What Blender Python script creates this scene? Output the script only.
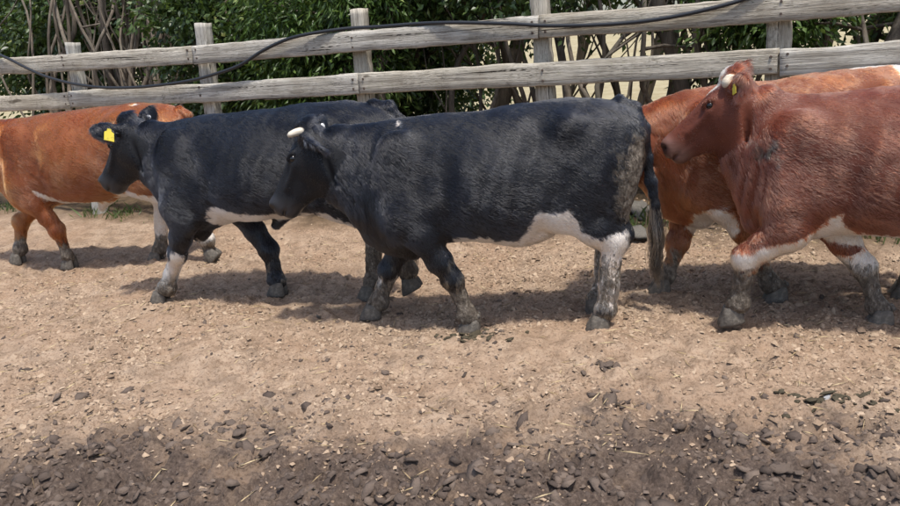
import bpy, bmesh, math, random
import numpy as np
from mathutils import Matrix, Vector

rad = math.radians
rng = np.random.default_rng(7)
random.seed(7)
S = bpy.context.scene
for o in list(bpy.data.objects):
    bpy.data.objects.remove(o)
COL = S.collection

# ------------------------------------------------------------------ camera
CH = 1.65
PITCH = math.atan(208 / 779.)
ROLL = rad(4.0)
FW = np.array([0, math.cos(PITCH), -math.sin(PITCH)])
_r0 = np.array([1., 0, 0]); _u0 = np.cross(_r0, FW)
RT = _r0 * math.cos(ROLL) - _u0 * math.sin(ROLL)
UP = _u0 * math.cos(ROLL) + _r0 * math.sin(ROLL)
cam_data = bpy.data.cameras.new('camera')
cam_data.sensor_width = 36
cam_data.lens = 779. / 900 * 36
cam_data.clip_start = 0.05
cam_data.clip_end = 2000
cam = bpy.data.objects.new('camera', cam_data)
COL.objects.link(cam)
m = Matrix.Identity(4)
for i in range(3):
    m[i][0] = RT[i]; m[i][1] = UP[i]; m[i][2] = -FW[i]
m[2][3] = CH
cam.matrix_world = m
S.camera = cam

# ------------------------------------------------------------------ light
SUN_EL = rad(70)
SUN_AZ = rad(24)          # the sun stands behind the camera, this far to its right
sd = Vector((math.sin(SUN_AZ) * math.cos(SUN_EL), -math.cos(SUN_AZ) * math.cos(SUN_EL), math.sin(SUN_EL)))
sun_data = bpy.data.lights.new('sun', 'SUN')
sun_data.energy = 3.0
sun_data.angle = rad(4)
sun_data.color = (1.0, 0.95, 0.87)
sun = bpy.data.objects.new('sun', sun_data)
COL.objects.link(sun)
sun.rotation_euler = sd.to_track_quat('Z', 'Y').to_euler()
sun.location = (3, -4, 8)
w = bpy.data.worlds.new('World')
S.world = w
w.use_nodes = True
wn = w.node_tree
bg = wn.nodes['Background']
sky = wn.nodes.new('ShaderNodeTexSky')
sky.sky_type = 'NISHITA'
sky.sun_disc = False
sky.sun_elevation = SUN_EL
sky.sun_rotation = math.atan2(sd.x, sd.y)
sky.air_density = 1.0
sky.dust_density = 2.5
wn.links.new(sky.outputs[0], bg.inputs[0])
bg.inputs[1].default_value = 0.15
S.view_settings.view_transform = 'Standard'
S.view_settings.look = 'None'
S.view_settings.exposure = 0.55
S.view_settings.gamma = 1.0
S.view_settings.use_curve_mapping = False
S.render.engine = 'CYCLES'


def ground_at(px, py, z=0.0):
    d = FW * 779 + RT * (px - 450) + UP * (253 - py)
    t = (z - CH) / d[2]
    return np.array([0, 0, CH]) + d * t


def plane_hit(px, py, p0, nrm):
    d = FW * 779 + RT * (px - 450) + UP * (253 - py)
    c = np.array([0, 0, CH])
    t = ((p0 - c) @ nrm) / (d @ nrm)
    return c + d * t


# ------------------------------------------------------------------ noise
_perm = np.random.default_rng(3).permutation(4096).astype(np.int64)
_val = (np.random.default_rng(4).random(4096) * 2 - 1).astype(np.float32)


def _h(ix, iy, iz):
    return _val[_perm[(_perm[(_perm[ix & 4095] + iy) & 4095] + iz) & 4095]]


def vnoise(x, y, z=None):
    x = np.asarray(x, np.float64); y = np.asarray(y, np.float64)
    z = np.zeros_like(x) if z is None else np.asarray(z, np.float64)
    ix = np.floor(x).astype(np.int64); iy = np.floor(y).astype(np.int64); iz = np.floor(z).astype(np.int64)
    fx = x - ix; fy = y - iy; fz = z - iz
    fx = fx * fx * fx * (fx * (fx * 6 - 15) + 10); fy = fy * fy * fy * (fy * (fy * 6 - 15) + 10); fz = fz * fz * (3 - 2 * fz)
    r = 0
    for a in (0, 1):
        wx = fx if a else 1 - fx
        for b in (0, 1):
            wy = fy if b else 1 - fy
            for c in (0, 1):
                wz = fz if c else 1 - fz
                r = r + wx * wy * wz * _h(ix + a, iy + b, iz + c)
    return r


def fbm(x, y, z=None, oct=4, gain=.5):
    r = 0; a = 1.; f = 1.
    for k in range(oct):
        r = r + a * vnoise(x * f + 17.3 * k, y * f + 5.1 * k, None if z is None else z * f + 9.7 * k)
        a *= gain; f *= 2.03
    return r


def sstep(a, b, x):
    t = np.clip((x - a) / (b - a), 0, 1)
    return t * t * (3 - 2 * t)


# ------------------------------------------------------------------ object helpers
def tag(o, label=None, cat=None, group=None, kind=None):
    if label: o['label'] = label
    if cat: o['category'] = cat
    if group: o['group'] = group
    if kind: o['kind'] = kind
    return o


def empty(name, loc, rz=0):
    o = bpy.data.objects.new(name, None)
    o.empty_display_size = .1
    COL.objects.link(o)
    o.location = loc
    o.rotation_euler = (0, 0, rz)
    return o


def link_mesh(name, me, mat, parent=None, smooth=True):
    o = bpy.data.objects.new(name, me)
    COL.objects.link(o)
    if mat: me.materials.append(mat)
    if parent: o.parent = parent
    if smooth and len(me.polygons):
        me.polygons.foreach_set('use_smooth', np.ones(len(me.polygons), bool))
    return o


def np_mesh(name, V, F):
    """V (n,3), F (m,k) all faces with the same corner count"""
    V = np.asarray(V, np.float32); F = np.asarray(F, np.int32)
    me = bpy.data.meshes.new(name)
    me.vertices.add(len(V)); me.vertices.foreach_set('co', V.ravel())
    k = F.shape[1]
    me.loops.add(F.size); me.loops.foreach_set('vertex_index', F.ravel())
    me.polygons.add(len(F))
    me.polygons.foreach_set('loop_start', np.arange(0, F.size, k, dtype=np.int32))
    me.polygons.foreach_set('loop_total', np.full(len(F), k, np.int32))
    me.update(calc_edges=True)
    return me


def tube_arrays(P, R, seg=8, ell=1.0):
    """closed tube along points P with radii R"""
    P = np.asarray(P, float); R = np.asarray(R, float)
    n = len(P)
    T = np.gradient(P, axis=0); T /= np.linalg.norm(T, axis=1)[:, None] + 1e-9
    ref = np.array([0, 0, 1.]) if abs(T[0][2]) < .8 else np.array([1., 0, 0])
    V = []
    u = np.cross(T[0], ref); u /= np.linalg.norm(u)
    for i in range(n):
        u = u - T[i] * (u @ T[i]); u /= np.linalg.norm(u)
        v = np.cross(T[i], u)
        a = np.arange(seg) * 2 * math.pi / seg
        V.append(P[i] + R[i] * (np.cos(a)[:, None] * u + ell * np.sin(a)[:, None] * v))
    V = np.concatenate(V + [P[:1], P[-1:]])
    F = []
    for i in range(n - 1):
        for j in range(seg):
            k = (j + 1) % seg
            F.append((i * seg + j, i * seg + k, (i + 1) * seg + k, (i + 1) * seg + j))
    T3 = []
    for j in range(seg):
        k = (j + 1) % seg
        T3.append((n * seg, k, j)); T3.append((n * seg + 1, (n - 1) * seg + j, (n - 1) * seg + k))
    return V, F + T3


def tube_obj(name, P, R, mat, parent=None, seg=8):
    V, F = tube_arrays(P, R, seg)
    me = bpy.data.meshes.new(name)
    me.from_pydata([tuple(v) for v in V], [], F)
    return link_mesh(name, me, mat, parent)


# ------------------------------------------------------------------ material helpers
class N:
    def __init__(s, name):
        s.m = bpy.data.materials.new(name); s.m.use_nodes = True
        s.t = s.m.node_tree; s.b = s.t.nodes['Principled BSDF']; s.out = s.t.nodes['Material Output']

    def n(s, typ, **kw):
        nd = s.t.nodes.new(typ)
        for k, v in kw.items():
            if k.startswith('i_'):
                nd.inputs[k[2:].replace('_', ' ')].default_value = v
            else:
                setattr(nd, k, v)
        return nd

    def l(s, a, b):
        s.t.links.new(a, b)

    def noise(s, vec, scale, detail=4, rough=.55, dist=0):
        nd = s.n('ShaderNodeTexNoise')
        nd.inputs['Scale'].default_value = scale; nd.inputs['Detail'].default_value = detail
        nd.inputs['Roughness'].default_value = rough; nd.inputs['Distortion'].default_value = dist
        if vec is not None: s.l(vec, nd.inputs['Vector'])
        return nd.outputs['Fac']

    def ramp(s, fac, stops, interp='LINEAR'):
        nd = s.n('ShaderNodeValToRGB'); cr = nd.color_ramp; cr.interpolation = interp
        while len(cr.elements) < len(stops): cr.elements.new(.5)
        for e, (p, c) in zip(cr.elements, stops):
            e.position = p; e.color = (c, c, c, 1) if isinstance(c, (int, float)) else (*c, 1)
        s.l(fac, nd.inputs[0]); return nd.outputs[0]

    def mix(s, fac, a, b, typ='MIX'):
        nd = s.n('ShaderNodeMix', data_type='RGBA', blend_type=typ)
        for sock, v in ((nd.inputs[0], fac), (nd.inputs[6], a), (nd.inputs[7], b)):
            if isinstance(v, (int, float)): sock.default_value = v
            elif isinstance(v, tuple): sock.default_value = (*v, 1)
            else: s.l(v, sock)
        return nd.outputs[2]

    def math(s, op, a, b=0., c=None, clamp=False):
        nd = s.n('ShaderNodeMath', operation=op, use_clamp=clamp)
        for i, v in enumerate((a, b, c)):
            if v is None: continue
            if isinstance(v, (int, float)): nd.inputs[i].default_value = v
            else: s.l(v, nd.inputs[i])
        return nd.outputs[0]

    def mapping(s, vec, scale=(1, 1, 1), rot=(0, 0, 0)):
        nd = s.n('ShaderNodeMapping'); nd.inputs['Scale'].default_value = scale; nd.inputs['Rotation'].default_value = rot
        s.l(vec, nd.inputs[0]); return nd.outputs[0]

    def attr(s, name):
        nd = s.n('ShaderNodeAttribute'); nd.attribute_name = name; return nd

    def bump(s, h, strength=.5, dist=.01, prev=None):
        nd = s.n('ShaderNodeBump'); nd.inputs['Strength'].default_value = strength; nd.inputs['Distance'].default_value = dist
        s.l(h, nd.inputs['Height'])
        if prev is not None: s.l(prev, nd.inputs['Normal'])
        return nd.outputs[0]

    def coord(s, which='Object'):
        return s.n('ShaderNodeTexCoord').outputs[which]


def simple_mat(name, col, rough=.6, spec=.3):
    q = N(name)
    q.b.inputs['Base Color'].default_value = (*col, 1); q.b.inputs['Roughness'].default_value = rough
    q.b.inputs['Specular IOR Level'].default_value = spec
    return q.m


# ------------------------------------------------------------------ ground
FENCE_A = np.array([-3.95, 8.95, 0.]); FENCE_B = np.array([2.62, 5.80, 0.])
FDIR = FENCE_B - FENCE_A; FLEN = np.linalg.norm(FDIR); FDIR /= FLEN
FNRM = np.array([-FDIR[1], FDIR[0], 0.])     # points away from the camera


def behind(x, y):
    return (x - FENCE_A[0]) * FNRM[0] + (y - FENCE_A[1]) * FNRM[1]


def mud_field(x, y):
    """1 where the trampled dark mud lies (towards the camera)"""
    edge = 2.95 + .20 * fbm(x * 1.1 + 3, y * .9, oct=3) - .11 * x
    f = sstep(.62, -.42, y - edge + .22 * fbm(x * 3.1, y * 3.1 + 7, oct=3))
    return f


_pr = np.random.default_rng(55)
PRINTS = [(_pr.uniform(-4.2, 3.2), _pr.uniform(2.4, 6.6), _pr.normal(math.pi, .35), _pr.uniform(.012, .032), _pr.uniform(.8, 1.15)) for _ in range(230)]


def prints(x, y):
    h = np.zeros_like(x, dtype=np.float64)
    for (x0, y0, a, dp, sc) in PRINTS:
        mk = (np.abs(x - x0) < .2) & (np.abs(y - y0) < .2)
        if not mk.any(): continue
        dx, dy = x[mk] - x0, y[mk] - y0
        u = (dx * math.cos(a) + dy * math.sin(a)) / (.075 * sc); v = (-dx * math.sin(a) + dy * math.cos(a)) / (.058 * sc)
        q2 = u * u + v * v
        h[mk] += -dp * np.exp(-q2 ** 2) * (1 - .6 * np.exp(-(v / .16) ** 2)) + .38 * dp * np.exp(-((np.sqrt(q2) - 1.35) / .3) ** 2)
    return h


def ground_h(x, y):
    b = behind(x, y)
    near = sstep(9, 6, np.hypot(x, y - 4))
    h = .035 * fbm(x * .55, y * .55, oct=2) + .016 * fbm(x * 2.2, y * 2.2, oct=2)
    rough = fbm(x * 9, y * 9, oct=4, gain=.6)
    lump = np.maximum(0, fbm(x * 15 + 40, y * 15, oct=3)) ** 1.3
    m = mud_field(x, y)
    h = h + near * (.013 * rough + .018 * lump + m * (.016 * rough + .034 * lump))
    h = h + prints(x, y) + sstep(-.5, .8, b) * .10 + sstep(12, 60, b) * 2.2
    return h - .02


def axis(lo, hi, step, far_lo, far_hi):
    a = list(np.arange(lo, hi, step))
    s = step; v = a[0]; left = []
    while v > far_lo:
        s *= 1.14; v -= s; left.append(v)
    s = step; v = a[-1]; right = []
    while v < far_hi:
        s *= 1.14; v += s; right.append(v)
    return np.array(left[::-1] + a + right)


gx = axis(-5.2, 3.6, .0145, -160, 160); gy = axis(2.0, 7.4, .0145, -30, 260)
GX, GY = np.meshgrid(gx, gy, indexing='ij')
GZ = ground_h(GX, GY)
ni, nj = GX.shape
idx = np.arange(ni * nj).reshape(ni, nj)
GF = np.stack([idx[:-1, :-1], idx[1:, :-1], idx[1:, 1:], idx[:-1, 1:]], -1).reshape(-1, 4)
gme = np_mesh('ground', np.stack([GX, GY, GZ], -1).reshape(-1, 3), GF)
for nm, arr in (('mud', mud_field(GX, GY)), ('beyond', behind(GX, GY))):
    a = gme.attributes.new(nm, 'FLOAT', 'POINT'); a.data.foreach_set('value', arr.ravel().astype(np.float32))


def soil_material():
    q = N('soil')
    P = q.coord('Object')
    mud = q.attr('mud').outputs['Fac']; bey = q.attr('beyond').outputs['Fac']
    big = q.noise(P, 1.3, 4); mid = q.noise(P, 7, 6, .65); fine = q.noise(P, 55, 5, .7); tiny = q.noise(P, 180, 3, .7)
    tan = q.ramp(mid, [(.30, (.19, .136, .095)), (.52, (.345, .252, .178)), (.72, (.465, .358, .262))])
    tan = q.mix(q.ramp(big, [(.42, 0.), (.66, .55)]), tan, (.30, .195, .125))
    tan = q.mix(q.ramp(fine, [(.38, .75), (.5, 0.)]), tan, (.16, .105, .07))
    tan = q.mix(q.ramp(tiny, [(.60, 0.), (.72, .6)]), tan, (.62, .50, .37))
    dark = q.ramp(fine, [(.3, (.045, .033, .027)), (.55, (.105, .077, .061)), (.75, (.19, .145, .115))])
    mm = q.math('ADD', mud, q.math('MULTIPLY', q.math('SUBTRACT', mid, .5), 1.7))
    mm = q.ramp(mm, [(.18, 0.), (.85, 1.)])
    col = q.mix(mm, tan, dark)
    # scattered dark patches of trodden dung in the pale soil
    patch = q.ramp(q.noise(P, 3.1, 8, .8), [(.56, 0.), (.74, .7)])
    col = q.mix(patch, col, (.085, .065, .05))
    litter = q.ramp(mid, [(.3, (.05, .036, .024)), (.6, (.13, .09, .055)), (.8, (.20, .16, .08))])
    bm = q.math('ADD', bey, q.math('MULTIPLY', q.math('SUBTRACT', big, .5), 1.2))
    nd = q.n('ShaderNodeMapRange'); q.l(bm, nd.inputs[0]); nd.inputs[1].default_value = -.35; nd.inputs[2].default_value = .25
    col = q.mix(nd.outputs[0], col, litter)
    dry = q.ramp(q.noise(P, 2.0, 6, .7), [(.3, (.27, .22, .12)), (.6, (.38, .33, .21)), (.8, (.25, .25, .11))])
    nd2 = q.n('ShaderNodeMapRange'); q.l(bm, nd2.inputs[0]); nd2.inputs[1].default_value = 3.2; nd2.inputs[2].default_value = 5.0
    col = q.mix(nd2.outputs[0], col, dry)
    q.l(col, q.b.inputs['Base Color'])
    q.b.inputs['Roughness'].default_value = .95; q.b.inputs['Specular IOR Level'].default_value = .15
    n1 = q.bump(fine, .9, .012); n2 = q.bump(tiny, .6, .004, n1)
    q.l(n2, q.b.inputs['Normal'])
    return q.m


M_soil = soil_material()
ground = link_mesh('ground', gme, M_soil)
tag(ground, kind='structure')


def hz(x, y):
    return float(ground_h(np.array([float(x)]), np.array([float(y)]))[0])

# ------------------------------------------------------------------ fence
def wood_material():
    q = N('weathered_wood')
    P = q.coord('Object'); rnd = q.n('ShaderNodeObjectInfo').outputs['Random']
    off = q.n('ShaderNodeVectorMath', operation='ADD'); q.l(P, off.inputs[0])
    cmb = q.n('ShaderNodeCombineXYZ'); q.l(q.math('MULTIPLY', rnd, 37.), cmb.inputs[0]); q.l(q.math('MULTIPLY', rnd, 11.), cmb.inputs[2])
    q.l(cmb.outputs[0], off.inputs[1]); P = off.outputs[0]
    g1 = q.noise(q.mapping(P, (1.6, 30, 30)), 1.0, 6, .65, .6)
    g2 = q.noise(q.mapping(P, (4, 130, 130)), 1.0, 3, .6, .3)
    big = q.noise(P, 2.6, 5, .6); lich = q.noise(P, 16, 5, .7); knot = q.noise(q.mapping(P, (3.2, 9, 9)), 1., 2, .5)
    col = q.ramp(g1, [(.26, (.12, .11, .10)), (.42, (.42, .405, .375)), (.60, (.60, .585, .55)), (.8, (.70, .685, .65))])
    col = q.mix(q.ramp(g2, [(.36, .7), (.47, 0.)]), col, (.09, .08, .07))
    col = q.mix(q.ramp(big, [(.38, 0.), (.66, .6)]), col, (.26, .235, .195))
    col = q.mix(q.ramp(lich, [(.60, 0.), (.68, .5)]), col, (.30, .30, .23))
    col = q.mix(q.ramp(knot, [(.70, 0.), (.76, .8)]), col, (.09, .075, .06))
    col = q.mix(q.ramp(q.noise(P, 5.5, 8, .8), [(.56, 0.), (.68, .75)]), col, (.11, .10, .085))
    crk = q.noise(q.mapping(P, (.9, 55, 55)), 1., 2, .5, .25)
    crm = q.ramp(crk, [(.315, 1.), (.345, 0.)])
    col = q.mix(crm, col, (.03, .026, .022))
    tint = q.ramp(rnd, [(.2, (.94, .88, .78)), (.5, (1., 1., .98)), (.9, (.96, .93, .88))])
    col = q.mix(1., col, tint, 'MULTIPLY')
    col = q.mix(q.ramp(q.noise(P, 9, 7, .8), [(.62, 0.), (.72, .5)]), col, (.33, .31, .17))
    q.l(col, q.b.inputs['Base Color']); q.b.inputs['Roughness'].default_value = .9; q.b.inputs['Specular IOR Level'].default_value = .2
    q.l(q.bump(g2, .7, .006, q.bump(g1, .8, .012)), q.b.inputs['Normal'])
    return q.m


M_wood = wood_material()
M_iron = simple_mat('rusty_iron', (.10, .075, .06), .75)


def beam_mesh(name, L, wdt, thk, seed, taper=0., wob=.005):
    """beam along local x (0..L), width along z, thickness along y, with worn edges"""
    n = max(8, int(L / .045)); r = np.random.default_rng(seed)
    c = .012
    prof = np.array([(-.5, -.5), (-.17, -.5), (.17, -.5), (.5, -.5), (.5, .5), (.17, .5), (-.17, .5), (-.5, .5)])
    # chamfered rectangle, 12 points, (z, y)
    hz_, hy_ = wdt / 2, thk / 2
    prof = [(-hz_, -hy_ + c), (-hz_ + c, -hy_), (-hz_ * .33, -hy_), (hz_ * .33, -hy_), (hz_ - c, -hy_), (hz_, -hy_ + c),
            (hz_, hy_ - c), (hz_ - c, hy_), (0, hy_), (-hz_ + c, hy_), (-hz_, hy_ - c)]
    prof = np.array(prof); k = len(prof)
    xs = np.linspace(0, L, n)
    V = []
    sx = seed * 3.7
    top = vnoise(xs * 2.5 + sx, xs * 0 + 1) * wob + vnoise(xs * 12 + sx, xs * 0 + 4) * wob * .6
    bot = vnoise(xs * 2.2 + sx, xs * 0 + 8) * wob + vnoise(xs * 14 + sx, xs * 0 + 9) * wob * .6
    frt = vnoise(xs * 3 + sx, xs * 0 + 12) * wob * .6
    warp = vnoise(xs * .55 + sx, xs * 0 + 20) * .012
    for i, x in enumerate(xs):
        s = 1 - taper * x / L
        for j, (z, y) in enumerate(prof):
            zz = z * s + (top[i] if z > 0 else bot[i]) + warp[i]
            yy = y * s + frt[i] + .0025 * math.sin(j * 9.1 + i * 3.3)
            xx = x
            if i == 0: xx += .004 * math.sin(j * 5 + seed)
            if i == n - 1: xx += .006 * math.sin(j * 7 + seed)
            V.append((xx, yy, zz))
    F = [(i * k + j, (i + 1) * k + j, (i + 1) * k + (j + 1) % k, i * k + (j + 1) % k) for i in range(n - 1) for j in range(k)]
    F.append(tuple(range(k))); F.append(tuple((n - 1) * k + j for j in range(k))[::-1])
    me = bpy.data.meshes.new(name); me.from_pydata(V, [], F)
    bm = bmesh.new(); bm.from_mesh(me); bmesh.ops.recalc_face_normals(bm, faces=bm.faces); bm.to_mesh(me); bm.free()
    return me


def orient(xa, ya):
    xa = Vector(xa).normalized(); za = xa.cross(Vector(ya)).normalized(); y2 = za.cross(xa)
    mm = Matrix.Identity(4)
    for i in range(3):
        mm[i][0] = xa[i]; mm[i][1] = y2[i]; mm[i][2] = za[i]
    return mm


fence = empty('rail_fence', (FENCE_A[0], FENCE_A[1], hz(FENCE_A[0], FENCE_A[1])))
tag(fence, 'weathered grey timber rail fence running behind the cattle', 'fence')
bpy.context.view_layer.update()


def place(o, mat4):
    o.parent = fence
    o.matrix_parent_inverse = Matrix.Identity(4)
    o.matrix_basis = Matrix.Translation(-fence.location) @ mat4


post_px = [(67, 70, 44), (199, 70, 33), (356, 60, 20), (543, 50, 4), (780, 40, -6)]
post_t = []
for k, (px, py, ptop) in enumerate(post_px):
    h = plane_hit(px, py, FENCE_A, FNRM); t = (h - FENCE_A) @ FDIR; post_t.append(t)
    hp = plane_hit(px, ptop, FENCE_A, FNRM)[2]
post_t = [post_t[0] - 1.95] + post_t + [post_t[-1] + 1.9]
POST_TOP = [1.98, 1.96, 2.03, 2.02, 2.02, 1.93, 2.0]
for k, t in enumerate(post_t):
    b = FENCE_A + FDIR * t + FNRM * .085
    zb = hz(b[0], b[1]) - .12
    me = beam_mesh('post', POST_TOP[k] - zb, .15 if k != 5 else .17, .12, 60 + k, .04, .008)
    o = link_mesh('post', me, M_wood)
    lean = (-.01, .012, .02, .015, -.01, .0, .01)[k]
    place(o, Matrix.Translation((b[0], b[1], zb)) @ orient((lean, .012, 1), FNRM))


def rail_run(ptsx, joints, wdt, seed, yoff=0.):
    """a run of boards through the given pixels on the fence plane, butted at the joints"""
    q = [plane_hit(px, py, FENCE_A, FNRM) for px, py in ptsx]
    ts = np.array([(p - FENCE_A) @ FDIR for p in q]); zs = np.array([p[2] for p in q])
    for j in range(len(joints) - 1):
        t0, t1 = joints[j] + .006, joints[j + 1] - .006
        z0 = np.interp(t0, ts, zs); z1 = np.interp(t1, ts, zs)
        p0 = FENCE_A + FDIR * t0 - FNRM * (.012 + yoff); p0[2] = z0
        p1 = FENCE_A + FDIR * t1 - FNRM * (.012 + yoff); p1[2] = z1
        me = beam_mesh('rail', float(np.linalg.norm(p1 - p0)), wdt, .045, seed + j, 0, .006)
        o = link_mesh('rail', me, M_wood)
        place(o, Matrix.Translation(p0) @ orient(p1 - p0, FNRM))
        # bolt heads where the board meets its posts
        for t in post_t:
            if t0 - .05 < t < t1 + .05:
                tt = min(max(t, t0 + .05), t1 - .05)
                for dz in (-.04, .045):
                    pp = FENCE_A + FDIR * tt - FNRM * (.037 + yoff); pp[2] = np.interp(tt, ts, zs) + dz
                    bme = BOLT
                    bo = bpy.data.objects.new('bolt', bme); COL.objects.link(bo)
                    place(bo, Matrix.Translation(pp) @ orient(FDIR, FNRM))


bmb = bmesh.new()
bmesh.ops.create_cone(bmb, cap_ends=True, segments=8, radius1=.012, radius2=.009, depth=.012)
bmesh.ops.rotate(bmb, verts=bmb.verts, matrix=Matrix.Rotation(rad(90), 3, 'X'))
BOLT = bpy.data.meshes.new('bolt'); bmb.to_mesh(BOLT); bmb.free(); BOLT.materials.append(M_iron)

pt = post_t
rail_run([(0, 65), (65, 61), (197, 54), (355, 42.5), (541, 27), (780, 8), (900, -4)], [pt[0], pt[2] - .03, pt[4] - .02, pt[6]], .185, 10)
rail_run([(0, 103), (65, 100), (197, 91.5), (355, 84), (545, 75.5), (770, 63), (790, 59.5), (900, 52)], [pt[0], pt[1] - .02, pt[3] + .02, pt[5] + .0, pt[6]], .19, 20)
# the low rails, hidden behind the animals
rail_run([(0, 152), (450, 143), (900, 122)], [pt[0], pt[2], pt[4], pt[6]], .18, 30)

# ------------------------------------------------------------------ pipe on the fence
hp = []
for (px, py, off) in [(-60, 40, .03), (-25, 46, .05), (5, 57, .07), (25, 67, .075), (45, 76, .075), (70, 83, .075), (100, 87.2, .075), (130, 87.5, .075), (160, 85, .075), (190, 80.5, .075),
                      (215, 74, .075), (240, 65, .075), (262, 51, .075), (285, 40, .075), (305, 34.5, .07), (330, 30.5, .04), (352, 28.0, .005), (380, 26.5, .005), (420, 23.5, .02), (450, 22.5, .06), (480, 22.8, .07),
                      (515, 23.8, .07), (545, 25.5, .07), (590, 25, .07), (630, 22.5, .07), (665, 18, .07), (700, 11, .07), (735, 2, .06), (760, -7, .04), (800, -18, .02)]:
    hp.append(plane_hit(px, py, FENCE_A - FNRM * off, FNRM))
hp = np.array(hp)
tt = np.linspace(0, len(hp) - 1, 160)


def catmull(P, t):
    i = np.clip(np.floor(t).astype(int), 0, len(P) - 2); f = (t - i)[:, None]
    g = lambda k: P[np.clip(k, 0, len(P) - 1)]
    p0, p1, p2, p3 = g(i - 1), g(i), g(i + 1), g(i + 2)
    return .5 * (2 * p1 + (p2 - p0) * f + (2 * p0 - 5 * p1 + 4 * p2 - p3) * f * f + (3 * p1 - p0 - 3 * p2 + p3) * f ** 3)


q = N('black_pipe'); q.b.inputs['Base Color'].default_value = (.018, .020, .024, 1); q.b.inputs['Roughness'].default_value = .42
pipe = tube_obj('water_pipe', catmull(hp, tt), np.full(160, .0165), q.m, seg=10)
tag(pipe, 'long black plastic water pipe sagging along the top fence rail', 'pipe')

# ------------------------------------------------------------------ trees behind the fence
def leaf_material(name, cols, trans=.25):
    q = N(name)
    isl = q.n('ShaderNodeNewGeometry').outputs['Random Per Island']
    big = q.noise(q.coord('Object'), 2.6, 3)
    v = q.math('ADD', q.math('MULTIPLY', isl, .7), q.math('MULTIPLY', q.math('SUBTRACT', big, .48), 2.0))
    col = q.ramp(v, [(.0, cols[0]), (.45, cols[1]), (.85, cols[2]), (.98, cols[3])])
    q.l(col, q.b.inputs['Base Color']); q.b.inputs['Roughness'].default_value = .38; q.b.inputs['Specular IOR Level'].default_value = .45
    tr = q.n('ShaderNodeBsdfTranslucent'); q.l(q.mix(.6, col, (.16, .24, .03)), tr.inputs[0])
    mx = q.n('ShaderNodeMixShader'); mx.inputs[0].default_value = trans
    q.l(q.b.outputs[0], mx.inputs[1]); q.l(tr.outputs[0], mx.inputs[2]); q.l(mx.outputs[0], q.out.inputs[0])
    return q.m


M_leaf = [leaf_material('leaf_dark', [(.024, .044, .018), (.054, .092, .028), (.10, .148, .042), (.20, .21, .07)]),
          leaf_material('leaf_mid', [(.036, .068, .018), (.075, .135, .030), (.13, .20, .048), (.25, .29, .08)], .3),
          leaf_material('leaf_pale', [(.05, .07, .03), (.085, .12, .04), (.13, .165, .055), (.22, .20, .09)], .3)]


def bark_material():
    q = N('bark'); P = q.coord('Object')
    a = q.noise(q.mapping(P, (18, 18, 3)), 1., 6, .7, .5); b = q.noise(P, 3, 4)
    col = q.ramp(a, [(.3, (.05, .04, .03)), (.55, (.15, .12, .09)), (.75, (.27, .23, .185))])
    col = q.mix(q.ramp(b, [(.5, 0.), (.7, .5)]), col, (.15, .145, .115))
    q.l(col, q.b.inputs['Base Color']); q.b.inputs['Roughness'].default_value = .95
    q.l(q.bump(a, .9, .02), q.b.inputs['Normal']); return q.m


M_bark = bark_material()


def leaves_mesh(name, C, Nn, L, Wd, r):
    """one folded leaf per centre C; Nn leaf direction"""
    n = len(C)
    d = Nn / (np.linalg.norm(Nn, axis=1)[:, None] + 1e-9)
    side = np.cross(d, r.normal(size=(n, 3))); side /= np.linalg.norm(side, axis=1)[:, None] + 1e-9
    up = np.cross(side, d)
    L = L * r.uniform(.65, 1.25, (n, 1)); Wd = Wd * r.uniform(.7, 1.2, (n, 1))
    base = C - d * L * .5; tip = C + d * L * .5 - up * L * .10
    m1 = C - d * L * .08 + side * Wd * .5 + up * Wd * .16; m2 = C - d * L * .08 - side * Wd * .5 + up * Wd * .16
    V = np.stack([base, m1, tip, m2], 1).reshape(-1, 3)
    i = np.arange(n) * 4
    F = np.stack([np.stack([i, i + 1, i + 2], 1), np.stack([i, i + 2, i + 3], 1)], 1).reshape(-1, 3)
    return np_mesh(name, V, F)


def merge_tubes(name, tubes, mat, parent):
    Vs = []; Fs = []; o = 0
    for P, R, sg in tubes:
        V, F = tube_arrays(P, R, sg)
        Vs.append(V); Fs += [tuple(i + o for i in f) for f in F]; o += len(V)
    me = bpy.data.meshes.new(name); me.from_pydata([tuple(v) for v in np.concatenate(Vs)], [], Fs)
    return link_mesh(name, me, mat, parent)


def limb(p, q, r0, r1, r, wob=.08, n=9, sg=6):
    t = np.linspace(0, 1, n)[:, None]
    P = p + (q - p) * t
    ph = r.uniform(0, 6, 3); L = np.linalg.norm(q - p)
    P = P + wob * L * np.sin(t * 3.1) * np.sin(t * 4 + ph) * .6
    return (P, np.interp(t[:, 0], [0, 1], [r0, r1]), sg)


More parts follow.
